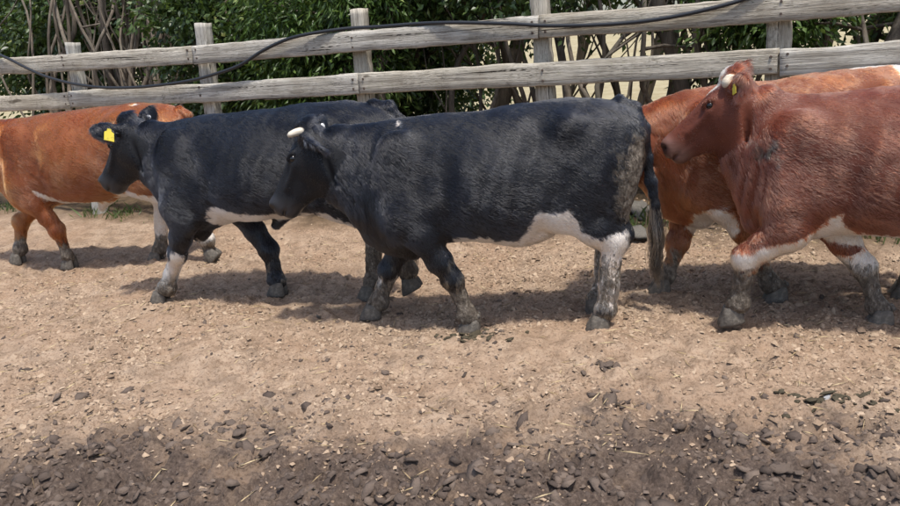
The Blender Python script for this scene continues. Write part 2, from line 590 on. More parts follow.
def tree(name, label, t, b, crowns, leaf, llen, lwid, stems, seed, cat='tree', group=None, per=130, clr=.19, droop=.5, dens=1.0):
    """crowns: list of (dt, db, z, rt, rb, rz); stems: list of (dt, lean_t, lean_b, radius, height)"""
    r = np.random.default_rng(seed)
    base = FENCE_A + FDIR * t + FNRM * b
    gz = hz(base[0], base[1])
    root = empty(name, (base[0], base[1], gz - .02), math.atan2(FDIR[1], FDIR[0]))
    tag(root, label, cat, group)
    tubes = []
    tips = []
    for (dt, lt, lb, rr, hh) in stems:
        p = np.array([dt, r.uniform(-.15, .15), -.1]); q = np.array([dt + lt, lb, hh])
        tb = limb(p, q, rr, rr * .5, r, .17, 14, 8); tubes.append(tb); tips.append((tb[0], rr))
    C = []; D = []
    for (dt, db, z, rt, rb, rz) in crowns:
        ncl = int(42 * dens * (rt * rz * 1.2 + .4))
        u = r.normal(size=(ncl, 3)); u /= np.linalg.norm(u, axis=1)[:, None]
        rr = r.uniform(.35, 1.0, (ncl, 1)) ** .6
        cc = np.array([dt, db, z]) + u * rr * np.array([rt, rb, rz])
        cc = cc[cc[:, 2] > .15]
        # branchlets from the stems to some of the clusters
        for c in cc[::3]:
            P, sr = tips[r.integers(len(tips))]
            k = int(np.clip(r.normal(.62, .2) * len(P), 3, len(P) - 1))
            tubes.append(limb(P[k], c, min(.018, sr * .5), .004, r, .12, 6, 4))
        for c in cc:
            m_ = int(per * r.uniform(.5, 1.4))
            off = r.normal(size=(m_, 3)) * clr * r.uniform(.6, 1.25) * np.array([1, 1, .75])
            C.append(c + off)
            dd = off / (np.linalg.norm(off, axis=1)[:, None] + 1e-6) + r.normal(size=(m_, 3)) * .55
            dd[:, 2] -= droop
            dd[:, 1] -= .25
            D.append(dd)
    merge_tubes('trunk', tubes, M_bark, root)
    C = np.concatenate(C); D = np.concatenate(D); kk = C[:, 1] > -b + .16; C = C[kk]; D = D[kk]
    me = leaves_mesh('crown', C, D, llen, lwid, r)
    link_mesh('crown', me, M_leaf[leaf], root, smooth=False)
    return root


TREE_ARGS = []
tree('bare_stemmed_shrub', 'brown bare-stemmed shrub of many leaning thin trunks at far left', -.55, 1.0,
     [(.2, .6, 2.9, 1.0, .6, .7)], 2, .07, .028,
     [(-.7, -.5, .2, .05, 3.2), (-.45, -.55, .1, .035, 3.2), (-.3, .1, .3, .06, 3.4), (-.1, -.5, .2, .03, 3.0), (.05, .25, .2, .045, 3.2), (.2, -.35, .2, .03, 3.0),
      (.35, .1, .1, .05, 3.2), (.5, -.3, .3, .03, 3.0), (.6, .3, .2, .04, 3.1), (-.9, .2, .1, .04, 3.0), (.75, -.2, .25, .07, 3.2), (-.2, .6, .0, .018, 2.9), (.3, -.8, 0, .016, 2.8), (.6, -.9, .1, .018, 2.9), (-.6, .7, .1, .016, 2.9)]
     + [(float(a_), float(l_), .15, float(r_), 3.0) for a_, l_, r_ in zip(np.linspace(-1.3, .9, 22), np.random.default_rng(5).normal(-.25, .45, 22), np.random.default_rng(6).uniform(.010, .035, 22))],
     21, 'shrub', dens=.55)
tree('broadleaf_tree', 'dark broad-leaved tree behind the second fence post from the left', 1.15, 1.15,
     [(0, 0, 2.0, 1.0, .75, .9), (.2, .1, 1.2, .8, .5, .6)], 0, .085, .05,
     [(-.5, .1, .2, .06, 2.8), (.2, -.3, .1, .09, 3.0), (.55, .2, .2, .04, 2.6), (-.1, .3, .1, .03, 2.5)], 22, per=150)
tree('leafy_shrub', 'lush mid-green shrub with narrow leaves above the sagging pipe', 2.75, .75,
     [(0, 0, 2.15, .95, .5, .75), (-.1, .1, 1.25, .85, .5, .55)], 1, .095, .03,
     [(-.3, -.2, .1, .05, 2.5), (.1, .2, .1, .06, 2.6), (.35, .1, .1, .04, 2.4)], 23, 'shrub', per=240, clr=.2, droop=.9)
tree('broadleaf_tree', 'dark green tree with an upright trunk beside the third fence post', 3.85, 1.0,
     [(0, .2, 2.5, .8, .6, .7)], 0, .085, .045,
     [(-.12, -.1, -.1, .075, 3.0), (.3, .2, .2, .04, 2.7), (.55, -.2, .1, .03, 2.5), (.0, .35, .2, .025, 2.5)], 24, per=140)
tree('broadleaf_tree', 'dark glossy tree with a wide crown between third and fourth fence posts', 5.0, 1.0,
     [(0, .1, 2.35, .85, .6, .65)], 0, .08, .045,
     [(-.5, .2, .1, .03, 2.6), (-.2, -.1, .1, .035, 2.7), (.15, .1, .2, .05, 2.8), (.5, -.15, .2, .03, 2.6), (.75, .2, .1, .02, 2.4)], 25, per=150)
tree('slender_tree', 'slender tree with a grey trunk and sparse leaves right of the fourth post', 6.15, .8,
     [(0, .3, 2.6, .8, .5, .5), (.45, .6, 1.4, .35, .3, .3)], 2, .075, .035,
     [(.12, .05, .0, .085, 3.0), (-.35, .25, .1, .03, 2.7), (-.5, -.25, .2, .03, 2.6), (.45, -.7, .1, .035, 2.4), (.6, .3, .2, .025, 2.5)], 26, per=90, dens=.6)
tree('leafy_shrub', 'bushy green shrub growing left of the right-hand fence post', 7.05, .85,
     [(0, .1, 1.75, .45, .4, .5), (-.1, .3, 2.6, .7, .5, .4)], 1, .09, .032,
     [(-.1, -.4, .1, .04, 2.5), (.15, .1, .1, .05, 2.6), (.3, .3, .1, .03, 2.4)], 27, 'shrub', per=170, clr=.2, droop=.8)
tree('gnarled_tree', 'dark gnarled tree with thick trunks behind the fence at far right', 8.1, 1.0,
     [(0, .2, 2.5, 1.0, .6, .5), (.5, .5, 1.8, .6, .4, .4)], 0, .08, .04,
     [(-.35, .15, .1, .10, 2.8), (.0, .5, .1, .07, 2.7), (.45, -.2, .2, .09, 2.8), (-.6, .3, 0, .04, 2.5), (.75, .2, .1, .05, 2.5)], 28, per=120, dens=.8)
# second row, farther back
def back_tree(lab, t, b, lf, cr, seed, dens=1., per=110):
    tree('background_tree', lab, t, b, cr, lf, .12, .065, [(-.4, -.2, .2, .08, 3.2), (.2, .2, .2, .12, 3.6), (.7, .3, .1, .05, 3.0), (-.9, .1, .1, .05, 3.0)], seed, per=per, clr=.34, group='trees farther back', dens=dens)


for k, (t, b, lf, lab, cr) in enumerate([
    (-2.0, 2.6, 0, 'tall dark tree standing farther back behind the leaning bare stems', [(-.8, .4, 2.9, 1.2, .8, 1.0), (.2, .8, .9, 1.4, .5, .6)]),
    (.9, 2.7, 0, 'tall dark tree standing farther back behind the left fence rails', [(0, 0, 2.7, 1.7, 1., 1.2), (.3, 0, 1.1, 1.4, .7, .9)]),
    (3.5, 2.8, 0, 'tall dark tree standing farther back behind the lush shrub', [(0, 0, 3.0, 1.6, 1., 1.1), (-1.0, 0, 1.0, .8, .7, .8)]),
    (6.0, 3.4, 0, 'tall dark tree standing farther back behind the slender tree', [(-.2, 0, 3.1, 1.7, .9, 1.0)]),
    (8.6, 3.0, 0, 'tall dark tree standing farther back behind the far right fence', [(0, 0, 2.8, 1.5, 1., 1.1), (.5, 0, 1.3, 1.2, .8, .8)]),
    (11.5, 3.2, 0, 'tall dark tree beyond the right end of the fence', [(0, 0, 2.4, 1.6, 1., 1.6)]),
    (-5.0, 4.0, 0, 'tall dark tree beyond the left end of the fence', [(0, 0, 2.4, 1.9, 1., 1.7)]),
    (-3.5, 7.0, 0, 'broad dark tree in the far hedge at left', [(0, 0, 3.0, 2.3, 1., 2.0), (0, 0, 1.2, 2.2, .8, 1.0)]),
    (.5, 7.5, 0, 'broad dark tree in the far hedge behind the second fence post', [(0, 0, 3.2, 2.4, 1., 1.8), (-.5, 0, 1.2, 2.2, .8, 1.0)]),
    (4.4, 7.5, 0, 'broad dark tree in the far hedge behind the third fence post', [(0, 0, 3.5, 2.4, 1., 1.5)]),
    (8.0, 7.5, 2, 'broad pale tree in the far hedge right of the fourth fence post', [(0, 0, 3.6, 2.3, 1., 1.5)]),
    (12.0, 7.0, 0, 'broad dark tree in the far hedge at right', [(0, 0, 3.0, 2.4, 1., 1.8), (0, 0, 1.2, 2.2, .8, 1.)])]):
    back_tree(lab, t, b, lf, cr, 40 + k, 1. if b < 5 else .75, 120 if b < 5 else 90)

# ------------------------------------------------------------------ cattle
VOX = .0102


class Field:
    """smooth union of simple solids on a grid, meshed with surface nets"""
    def __init__(s, lo, hi):
        s.lo = np.array(lo, np.float32); s.n = (np.ceil((np.array(hi) - lo) / VOX)).astype(int) + 1
        s.ax = [s.lo[i] + VOX * np.arange(s.n[i], dtype=np.float32) for i in range(3)]
        s.F = np.full(tuple(s.n), .5, np.float32)

    def box(s, lo, hi, mg):
        sl = []
        for i in range(3):
            a = int(max(0, math.floor((lo[i] - mg - s.lo[i]) / VOX))); b = int(min(s.n[i], math.ceil((hi[i] + mg - s.lo[i]) / VOX) + 1))
            if b <= a: return None, None
            sl.append(slice(a, b))
        g = np.meshgrid(s.ax[0][sl[0]], s.ax[1][sl[1]], s.ax[2][sl[2]], indexing='ij', sparse=True)
        return tuple(sl), g

    def put(s, sl, d, k, sub=False):
        a = s.F[sl]
        if sub:
            h = np.maximum(k - np.abs(a + d), 0) / k
            s.F[sl] = np.maximum(a, -d) + h * h * k * .25
        else:
            h = np.maximum(k - np.abs(a - d), 0) / k
            s.F[sl] = np.minimum(a, d) - h * h * k * .25

    def cone(s, a, b, ra, rb, fy=1., k=.03, sub=False):
        a = np.array(a, np.float32); b = np.array(b, np.float32); R = max(ra, rb)
        sl, g = s.box(np.minimum(a, b) - R, np.maximum(a, b) + R, k + .03)
        if sl is None: return
        d = b - a; L = float(d @ d) + 1e-9
        px, py, pz = g[0] - a[0], g[1] - a[1], g[2] - a[2]
        t = np.clip((px * d[0] + py * d[1] + pz * d[2]) / L, 0, 1)
        q = np.sqrt((px - t * d[0]) ** 2 + ((py - t * d[1]) / fy) ** 2 + (pz - t * d[2]) ** 2)
        s.put(sl, (q - (ra + t * (rb - ra))).astype(np.float32), k, sub)

    def ell(s, c, rd, M=None, k=.04, sub=False):
        """ellipsoid; columns of M are its axes"""
        c = np.array(c, np.float32); rd = np.array(rd, np.float32)
        M = np.eye(3) if M is None else np.array(M)
        ext = np.sqrt(((M * rd) ** 2).sum(1))
        sl, g = s.box(c - ext, c + ext, k + .03)
        if sl is None: return
        p = [g[0] - c[0], g[1] - c[1], g[2] - c[2]]
        q = [p[0] * M[0][i] + p[1] * M[1][i] + p[2] * M[2][i] for i in range(3)]
        k0 = np.sqrt(sum((q[i] / rd[i]) ** 2 for i in range(3))); k1 = np.sqrt(sum((q[i] / rd[i] ** 2) ** 2 for i in range(3))) + 1e-6
        s.put(sl, (k0 * (k0 - 1) / k1).astype(np.float32), k, sub)

    def loft(s, o, M, st, k=.05, ex=2.3, egg=0.):
        """stations st rows (u, top, bottom, halfwidth) in the frame o, columns of M = (along, lateral, up)"""
        o = np.array(o, np.float64); M = np.array(M, np.float64); st = np.array(st, np.float64)
        cs = []
        for u, tp, bt, hw in st:
            for v in (tp, bt):
                for w_ in (-hw, hw): cs.append(o + M @ np.array([u, w_, v]))
        cs = np.array(cs)
        sl, g = s.box(cs.min(0), cs.max(0), k + .04)
        p = [(g[0] - o[0]).astype(np.float32), (g[1] - o[1]).astype(np.float32), (g[2] - o[2]).astype(np.float32)]
        u, w_, v = [p[0] * np.float32(M[0][i]) + p[1] * np.float32(M[1][i]) + p[2] * np.float32(M[2][i]) for i in range(3)]
        # smooth (cubic) interpolation of the stations
        uu = np.linspace(st[0, 0], st[-1, 0], 240)
        tab = [cubic(st[:, 0], st[:, j], uu) for j in (1, 2, 3)]
        tp, bt, hw = [np.interp(u, uu, t_).astype(np.float32) for t_ in tab]
        c = (tp + bt) / 2; h = np.maximum((tp - bt) / 2, .01); hw = np.maximum(hw, .01)
        dv = v - c
        if egg: hw = hw * (1 - egg * np.clip(dv / h, -1, 1))
        q = (np.abs(w_ / hw) ** ex + np.abs(dv / h) ** ex) ** (1 / ex) + 1e-4
        r = np.sqrt(w_ * w_ + dv * dv)
        d = r - r / q
        d = np.where(r < 1e-3, -np.minimum(hw, h), d)
        over = np.maximum(u - st[-1, 0], st[0, 0] - u)
        d = np.where(over > 0, np.sqrt(np.maximum(d, 0) ** 2 + over ** 2), d)
        s.put(sl, d.astype(np.float32), k)

    def mesh(s):
        F = s.F; n = F.shape
        ins = F < 0
        cnt = np.zeros(tuple(i - 1 for i in n), np.int8)
        cor = [(a, b, c) for a in (0, 1) for b in (0, 1) for c in (0, 1)]
        for a, b, c in cor: cnt += ins[a:n[0] - 1 + a, b:n[1] - 1 + b, c:n[2] - 1 + c]
        act = (cnt > 0) & (cnt < 8)
        I = np.argwhere(act)
        idm = np.full(act.shape, -1, np.int32); idm[act] = np.arange(len(I))
        val = {cc: F[I[:, 0] + cc[0], I[:, 1] + cc[1], I[:, 2] + cc[2]] for cc in cor}
        acc = np.zeros((len(I), 3)); num = np.zeros(len(I))
        for ax in range(3):
            for cc in cor:
                if cc[ax]: continue
                dd = list(cc); dd[ax] = 1; dd = tuple(dd)
                v0, v1 = val[cc], val[dd]
                x = (v0 < 0) != (v1 < 0)
                t = np.where(x, v0 / (v0 - v1 + 1e-12), 0)
                p = np.repeat(np.array([cc], float), len(I), 0); p[:, ax] = t
                acc += p * x[:, None]; num += x
        V = s.lo + VOX * (I + acc / num[:, None])
        faces = []
        for ax in range(3):
            b, c = (ax + 1) % 3, (ax + 2) % 3
            s0 = [slice(1, n[i] - 1) for i in range(3)]; s1 = list(s0)
            s0[ax] = slice(0, n[ax] - 1); s1[ax] = slice(1, n[ax])
            a0 = ins[tuple(s0)]; a1 = ins[tuple(s1)]
            for cond, flip in ((a0 & ~a1, False), (~a0 & a1, True)):
                G = np.argwhere(cond); G = G + np.array([0 if i == ax else 1 for i in range(3)])
                ids = []
                for db, dc in ((-1, -1), (0, -1), (0, 0), (-1, 0)):
                    q = G.copy(); q[:, b] += db; q[:, c] += dc
                    ids.append(idm[q[:, 0], q[:, 1], q[:, 2]])
                f = np.stack(ids, 1)
                faces.append(f[:, ::-1] if flip else f)
        return V, np.concatenate(faces)


def cubic(x, y, xx):
    """monotone-ish hermite interpolation"""
    x = np.asarray(x, float); y = np.asarray(y, float)
    d = np.diff(y) / np.diff(x)
    m_ = np.concatenate([[d[0]], (d[1:] + d[:-1]) / 2, [d[-1]]])
    m_[1:-1] = np.where(d[1:] * d[:-1] <= 0, 0, m_[1:-1])
    i = np.clip(np.searchsorted(x, xx) - 1, 0, len(x) - 2)
    h = x[i + 1] - x[i]; t = (xx - x[i]) / h
    return (2 * t ** 3 - 3 * t ** 2 + 1) * y[i] + (t ** 3 - 2 * t ** 2 + t) * h * m_[i] + (-2 * t ** 3 + 3 * t ** 2) * y[i + 1] + (t ** 3 - t ** 2) * h * m_[i + 1]


def poly_sd(px, pz, poly):
    """signed distance to a closed polygon, positive inside"""
    P = np.array(poly, float); n = len(P)
    best = np.full(px.shape, 1e9); ins = np.zeros(px.shape, bool)
    for i in range(n):
        a, b = P[i], P[(i + 1) % n]
        ex, ez = b - a
        t = np.clip(((px - a[0]) * ex + (pz - a[1]) * ez) / (ex * ex + ez * ez + 1e-12), 0, 1)
        best = np.minimum(best, np.hypot(px - a[0] - t * ex, pz - a[1] - t * ez))
        c = ((a[1] > pz) != (b[1] > pz)) & (px < (b[0] - a[0]) * (pz - a[1]) / (b[1] - a[1] + 1e-12) + a[0])
        ins ^= c
    return np.where(ins, best, -best)


def coat_material(name, coat, coat2, top=None):
    """coat colour with white markings and dried mud driven by mesh attributes"""
    q = N(name); P = q.coord('Object')
    wh = q.attr('white').outputs['Fac']; mud = q.attr('mud').outputs['Fac']; muz = q.attr('muzzle').outputs['Fac']
    nz = q.noise(q.mapping(P, (1, 1, .6)), 42, 5, .7); big = q.noise(P, 4.5, 4, .6); streak = q.noise(q.mapping(P, (22, 22, 90), (0, rad(35), 0)), 1., 3, .6, .8)
    col = q.mix(q.ramp(big, [(.35, 0.), (.65, 1.)]), coat, coat2)
    col = q.mix(q.math('MULTIPLY', streak, .35), col, tuple(c * .45 for c in coat))
    w2 = q.math('ADD', wh, q.math('MULTIPLY', q.math('SUBTRACT', nz, .5), .055))
    w2 = q.ramp(w2, [(.495, 0.), (.505, 1.)])
    white = q.mix(q.ramp(big, [(.4, 0.), (.7, 1.)]), (.68, .63, .57), (.52, .43, .36)); white = q.mix(q.ramp(nz, [(.55, 0.), (.7, .6)]), white, (.24, .19, .14))
    col = q.mix(w2, col, white)
    mn = q.noise(q.mapping(P, (26, 26, 14)), 1., 6, .75, .6)
    m2 = q.math('ADD', mud, q.math('MULTIPLY', q.math('SUBTRACT', mn, .5), 1.5))
    m2 = q.math('MULTIPLY', q.ramp(m2, [(.42, 0.), (.62, 1.)]), q.ramp(mud, [(.02, 0.), (.22, 1.)]))
    mudc = q.ramp(nz, [(.28, (.034, .027, .021)), (.5, (.125, .102, .080)), (.64, (.26, .222, .178)), (.76, (.44, .40, .335))])
    col = q.mix(m2, col, mudc)
    col = q.mix(muz, col, q.attr('muzcol').outputs['Color'])
    q.l(col, q.b.inputs['Base Color'])
    q.l(q.math('ADD', q.math('MULTIPLY', q.math('MAXIMUM', m2, muz), -.30), .68), q.b.inputs['Roughness'])
    q.b.inputs['Specular IOR Level'].default_value = .35
    b1 = q.bump(streak, .35, .004); b2 = q.bump(q.math('MULTIPLY', q.math('ADD', mn, q.math('MULTIPLY', nz, .6)), m2), 1.0, .028, b1)
    q.l(b2, q.b.inputs['Normal'])
    return q.m


def hair_material():
    q = N('coat_hair'); a = q.attr('hcol').outputs['Color']
    h = q.n('ShaderNodeBsdfHairPrincipled'); h.model = 'CHIANG'; h.parametrization = 'COLOR'
    q.l(a, h.inputs['Color']); h.inputs['Roughness'].default_value = .22; h.inputs['Radial Roughness'].default_value = .35
    h.inputs['IOR'].default_value = 1.55
    for nm in ('Random Roughness',):
        h.inputs[nm].default_value = .25
    q.l(h.outputs[0], q.out.inputs[0])
    return q.m


M_hair = hair_material()
qq = N('hoof_horn'); _n = qq.noise(qq.coord('Object'), 28, 5, .7)
qq.l(qq.ramp(_n, [(.3, (.05, .043, .037)), (.55, (.115, .10, .083)), (.75, (.23, .205, .165))]), qq.b.inputs['Base Color'])
qq.b.inputs['Roughness'].default_value = .75; qq.l(qq.bump(_n, .8, .01), qq.b.inputs['Normal']); M_hoof = qq.m
qq = N('pale_horn'); _n = qq.noise(qq.mapping(qq.coord('Object'), (9, 9, 30)), 1., 5, .7)
qq.l(qq.ramp(_n, [(.3, (.34, .28, .20)), (.6, (.62, .56, .45)), (.8, (.70, .66, .57))]), qq.b.inputs['Base Color'])
qq.b.inputs['Roughness'].default_value = .5; M_horn = qq.m
M_eye = simple_mat('eye', (.006, .005, .005), .06, .6)
M_tag_y = simple_mat('yellow_tag', (.66, .54, .06), .5, .4)
M_tag_w = simple_mat('white_tag', (.78, .78, .75), .45, .4)


def hoof_mesh():
    """two claws with rounded toes pointing along +x, sole at z = 0, coronet at z = .075"""
    bm = bmesh.new()
    for s in (-1, 1):
        rings = []
        for z, x0, x1, hw in ((-.012, -.045, .082, .026), (.0, -.048, .082, .027), (.03, -.048, .068, .027), (.06, -.044, .05, .025), (.088, -.036, .036, .02)):
            ring = []
            for k in range(10):
                a = 2 * math.pi * k / 10
                cx, rx = (x0 + x1) / 2, (x1 - x0) / 2
                yy = s * (.027 - .004 * max(0, math.cos(a))) + hw * math.sin(a)
                ring.append(bm.verts.new((cx + rx * math.cos(a), yy, z)))
            rings.append(ring)
        for a, b in zip(rings[:-1], rings[1:]):
            for k in range(10): bm.faces.new((a[k], a[(k + 1) % 10], b[(k + 1) % 10], b[k]))
        bm.faces.new(rings[0][::-1]); bm.faces.new(rings[-1])
        # dew claw
        r = bmesh.ops.create_icosphere(bm, subdivisions=1, radius=.013)
        for v in r['verts']: v.co = Vector((v.co.x * .9 - .040, v.co.y + s * .022, v.co.z * 1.4 + .098))
    bmesh.ops.recalc_face_normals(bm, faces=bm.faces)
    me = bpy.data.meshes.new('hoof'); bm.to_mesh(me); bm.free()
    return me


HOOF = None


def lap_smooth(V, F, it, lam=.5, mu=-.52, wgt=None):
    E = np.concatenate([F[:, [0, 1]], F[:, [1, 2]], F[:, [2, 3]], F[:, [3, 0]]])
    n = len(V); deg = np.bincount(E.ravel(), minlength=n).astype(float)[:, None]
    for i in range(it):
        for f in (lam, mu):
            A = np.zeros_like(V)
            for c in range(3):
                A[:, c] = np.bincount(E[:, 0], V[E[:, 1], c], n) + np.bincount(E[:, 1], V[E[:, 0], c], n)
            d = (A / deg - V) * f
            V = V + (d if wgt is None else d * wgt[:, None])
    return V


def vnormals(V, F):
    a = V[F[:, 2]] - V[F[:, 0]]; b = V[F[:, 3]] - V[F[:, 1]]
    fn = np.cross(a, b); Nn = np.zeros_like(V)
    for j in range(4):
        for c in range(3): Nn[:, c] += np.bincount(F[:, j], fn[:, c], len(V))
    return Nn / (np.linalg.norm(Nn, axis=1)[:, None] + 1e-12)


TORSO = [(-.755, 1.14, 1.00, .05), (-.725, 1.215, .90, .13), (-.66, 1.27, .80, .195), (-.56, 1.302, .72, .235), (-.44, 1.318, .66, .26), (-.28, 1.322, .60, .275),
         (-.10, 1.312, .545, .295), (.10, 1.296, .522, .312), (.28, 1.283, .530, .300), (.45, 1.278, .520, .268), (.58, 1.268, .485, .225), (.70, 1.250, .468, .190),
         (.80, 1.225, .490, .155), (.89, 1.195, .560, .125), (.97, 1.15, .66, .10)]


def cow(name, label, loc, heading, mat, hairfn, legs, poll, hpitch, hyaw, sc=1., rear=1., horns=False, ears=None, tail=None, white=None, mud=None,
        tags=(), muzcol=(.030, .029, .032), seed=0, sheath=False, longhair=1., group=None, headsc=1.0, wrinkle=0., belly=None, tuck=0., front=1., nhair=310000):
    r = np.random.default_rng(seed)
    root = empty(name, loc, heading); root.scale = (sc, sc, sc)
    tag(root, label, 'cow', group)
    X = lambda x: x * rear if x < 0 else (x if x < .6 else .6 + (x - .6) * front)
    f = Field((-1.15 * max(1, rear), -.50, -.03), (1.72, .50, 1.56))
    # --- trunk
    f.loft((0, 0, 0), np.eye(3), [(X(a), b, c + tuck * math.exp(-((a - .05) / .38) ** 2), d) for a, b, c, d in TORSO], k=.04, ex=2.25, egg=.10)
    for s in (1, -1):
        f.ell((.60, .150 * s, .90), (.185, .088, .32), rot_y(12), k=.05)           # shoulder
        f.ell((.66, .145 * s, .71), (.14, .105, .15), rot_y(-20), k=.05)             # point of shoulder
        f.ell((X(-.48), .155 * s, .92), (.215, .118, .30), rot_y(8), k=.055)       # thigh
        f.ell((X(-.30), .190 * s, 1.19), (.085, .07, .07), k=.08)                # hook bone
        f.ell((X(-.67), .10 * s, 1.12), (.07, .065, .08), k=.06)                  # pin bone
        f.ell((.12, .17 * s, .84 + tuck * .5), (.34, .15, .26), k=.08)                        # rib cage
    f.cone((X(.86), 0, .60), (.64, 0, .50), .07, .075, .75, k=.06)                   # brisket
    if sheath:
        f.cone((-.02, 0, .56 + tuck), (.06, 0, .47 + tuck), .06, .028, 1, k=.05)
    if belly:
        f.ell(belly, (.16, .12, .062), k=.08)
    # --- head frame
    cp, sp = math.cos(rad(hpitch)), math.sin(rad(hpitch)); cy, sy = math.cos(rad(hyaw)), math.sin(rad(hyaw))
    u = np.array([cp * cy, -cp * sy, -sp]); wv = np.array([sy, cy, 0.]); v = np.cross(u, wv)
    HM = np.stack([u, wv, v], 1); P0 = np.array([poll[0], poll[1], poll[2]]); hs = headsc
    hp_ = lambda a, b, c: P0 + HM @ (np.array([a, c, b]) * hs)                    # (along, up, left)
    # --- neck
    nb = np.array([.66, 0, .93]); ne = hp_(.06, -.115, 0)
    ax_ = ne - nb; L = np.linalg.norm(ax_); ax_ /= L
    lat = np.array([0, 1., 0]); lat = lat - ax_ * (lat @ ax_); lat /= np.linalg.norm(lat); upn = np.cross(ax_, lat)
    NM = np.stack([ax_, lat, upn], 1)
    f.loft(nb, NM, [(-.05, .30, -.36 * front ** .5, .185), (L * .25, .275, -.345 * front ** .5, .165), (L * .5, .24, -.285 * front ** .6, .142), (L * .75, .205, -.235 * front ** .6, .125), (L * .95, .165, -.20 * front ** .5, .112), (L * 1.02, .12, -.16, .10)], k=.07, ex=2.1, egg=.12)
    # dewlap
    th = hp_(.10, -.20, 0)
    f.cone(th * .9 + nb * .1, (X(.84), 0, .60), .045, .055, .6, k=.07)
    f.cone(hp_(.22, -.20, 0), nb * .25 + np.array([X(.92), 0, .70]) * .75, .06, .10 * front, .7, k=.08)
    # --- head
    f.loft(P0, HM, [(a * hs, b * hs, c * hs, d * hs) for a, b, c, d in [(-.06, -.01, -.12, .05), (-.02, .022, -.20, .085), (.04, .030, -.255, .105), (.11, .032, -.295, .112), (.18, .024, -.292, .104),
                                  (.26, .014, -.262, .092), (.34, .006, -.222, .083), (.41, .002, -.192, .082), (.465, -.004, -.174, .083), (.50, -.022, -.152, .070), (.522, -.055, -.12, .04)]], k=.04, ex=2.5, egg=-.05)
    for s in (1, -1):
        f.ell(hp_(.140, -.010, .096 * s), (.050 * hs, .024 * hs, .018 * hs), HM, k=.025)                # brow
        f.ell(hp_(.10, -.155, .075 * s), (.10 * hs, .040 * hs, .11 * hs), HM, k=.05)                # cheek
        f.ell(hp_(.468, -.040, .056 * s), (.032 * hs, .024 * hs, .028 * hs), HM, k=.03)                # nostril wing
        f.ell(hp_(.500, -.048, .070 * s), (.026, .024, .018), HM, k=.010, sub=True)
        f.cone(hp_(.525, -.118, .02 * s), hp_(.45, -.124, .084 * s), .011, .010, 1, k=.012, sub=True); f.cone(hp_(.45, -.124, .087 * s), hp_(.34, -.118, .088 * s), .010, .007, 1, k=.012, sub=True)  # mouth
        f.ell(hp_(.150, -.028, .118 * s), (.026, .014, .018), HM, k=.012, sub=True)                   # eye socket
        f.cone(hp_(.18, -.055, .094 * s), hp_(.33, -.075, .076 * s), .018 * hs, .012 * hs, 1, k=.03)        # facial crest
        f.cone(hp_(-.01, -.13, .130 * s), hp_(.13, -.30, .09 * s), .013, .013, 1, k=.04, sub=True)           # groove behind the jaw
        f.ell(hp_(.07, -.005, .118 * s), (.035, .016, .022), HM, k=.03, sub=True)                             # temple
        f.ell(hp_(.27, -.02, .098 * s), (.06, .014, .02), HM, k=.03, sub=True)                                # hollow beside the nose
        f.ell(hp_(.157, -.052, .096 * s), (.034 * hs, .014 * hs, .012 * hs), HM, k=.015)                      # lower lid
    f.ell(hp_(.462, -.155, 0), (.042 * hs, .052 * hs, .026 * hs), HM, k=.03)                                  # lower lip
    f.ell(hp_(-.015, .028, 0), (.06 * hs, .065 * hs, .04 * hs), HM, k=.04)                             # poll
    # --- ears: (side, direction in head frame (along, left, up), length)
    earpts = {}
    ears = ears or {1: (-.15, .95, -.15), -1: (-.15, -.95, .1)}
    for s, dr in ears.items():
        d = HM @ np.array(dr); d /= np.linalg.norm(d)
        b0 = hp_(.02, -.035, .085 * s)
        nrm = HM @ np.array([.75, -.2 * s, .45]); nrm -= d * (nrm @ d); nrm /= np.linalg.norm(nrm); wd = np.cross(nrm, d)
        c = b0 + d * .115
        f.cone(b0, b0 + d * .06, .032, .03, 1, k=.03)
        f.ell(c, (.105, .060, .018), np.stack([d, wd, nrm], 1), k=.02)
        f.ell(c + nrm * .022 + d * .01, (.085, .040, .016), np.stack([d, wd, nrm], 1), k=.012, sub=True)
        earpts[s] = (b0, d, nrm, wd)
    # --- legs
    hooves = []
    for key, J in legs.items():
        s = 1 if key[0] == 'n' else -1
        (j0, j1, j2, j3), (y0, y1) = J[0], J[1]
        yy = lambda t: s * y0 * (1 - t) + y1 * t
        A = np.array([j0[0], yy(0), j0[1]]); B = np.array([j1[0], yy(.5), j1[1]]); C = np.array([j2[0], yy(.85), j2[1]]); D = np.array([j3[0], yy(1), j3[1]])
        toe = J[2] if len(J) > 2 else 0.                    # hoof pitch, degrees toe-down
        cor = D + np.array([.085 * math.sin(rad(toe)) - .006, 0, .085 * math.cos(rad(toe))])
        if key[1] == 'f':
            f.cone((.66 * .5 + j0[0] * .5, s * .155, .80), A, .125, .108, .62, k=.06)
            f.cone(A, A * .45 + B * .55, .100, .074, .74, k=.04)
            f.cone(A * .45 + B * .55, B, .074, .060, .80, k=.03)
            f.ell(B + np.array([.008, 0, 0]), (.064, .056, .072), k=.03)
            f.cone(B, C, .056, .047, .82, k=.03)
        else:
            hip = np.array([X(-.42), s * .15, .92])
            f.cone(hip, A, .17, .125, .62, k=.07)
            f.cone(A, A * .4 + B * .6, .135, .095, .66, k=.05)
            f.cone(A * .4 + B * .6, B, .095, .074, .72, k=.03)
            up_ = (A - B); up_ /= np.linalg.norm(up_)
            back = np.array([-up_[2], 0, up_[0]]) if up_[2] > 0 else np.array([up_[2], 0, -up_[0]])
            f.cone(B + np.array([-.015, 0, 0]), B + np.array([-.052, 0, .055]), .046, .034, .85, k=.04)
            f.cone(B + np.array([-.052, 0, .055]), hip * .45 + A * .2 + B * .35 + np.array([-.09, 0, 0]), .038, .085, .6, k=.06)   # hamstring
            f.cone(B, C, .064, .050, .80, k=.03)
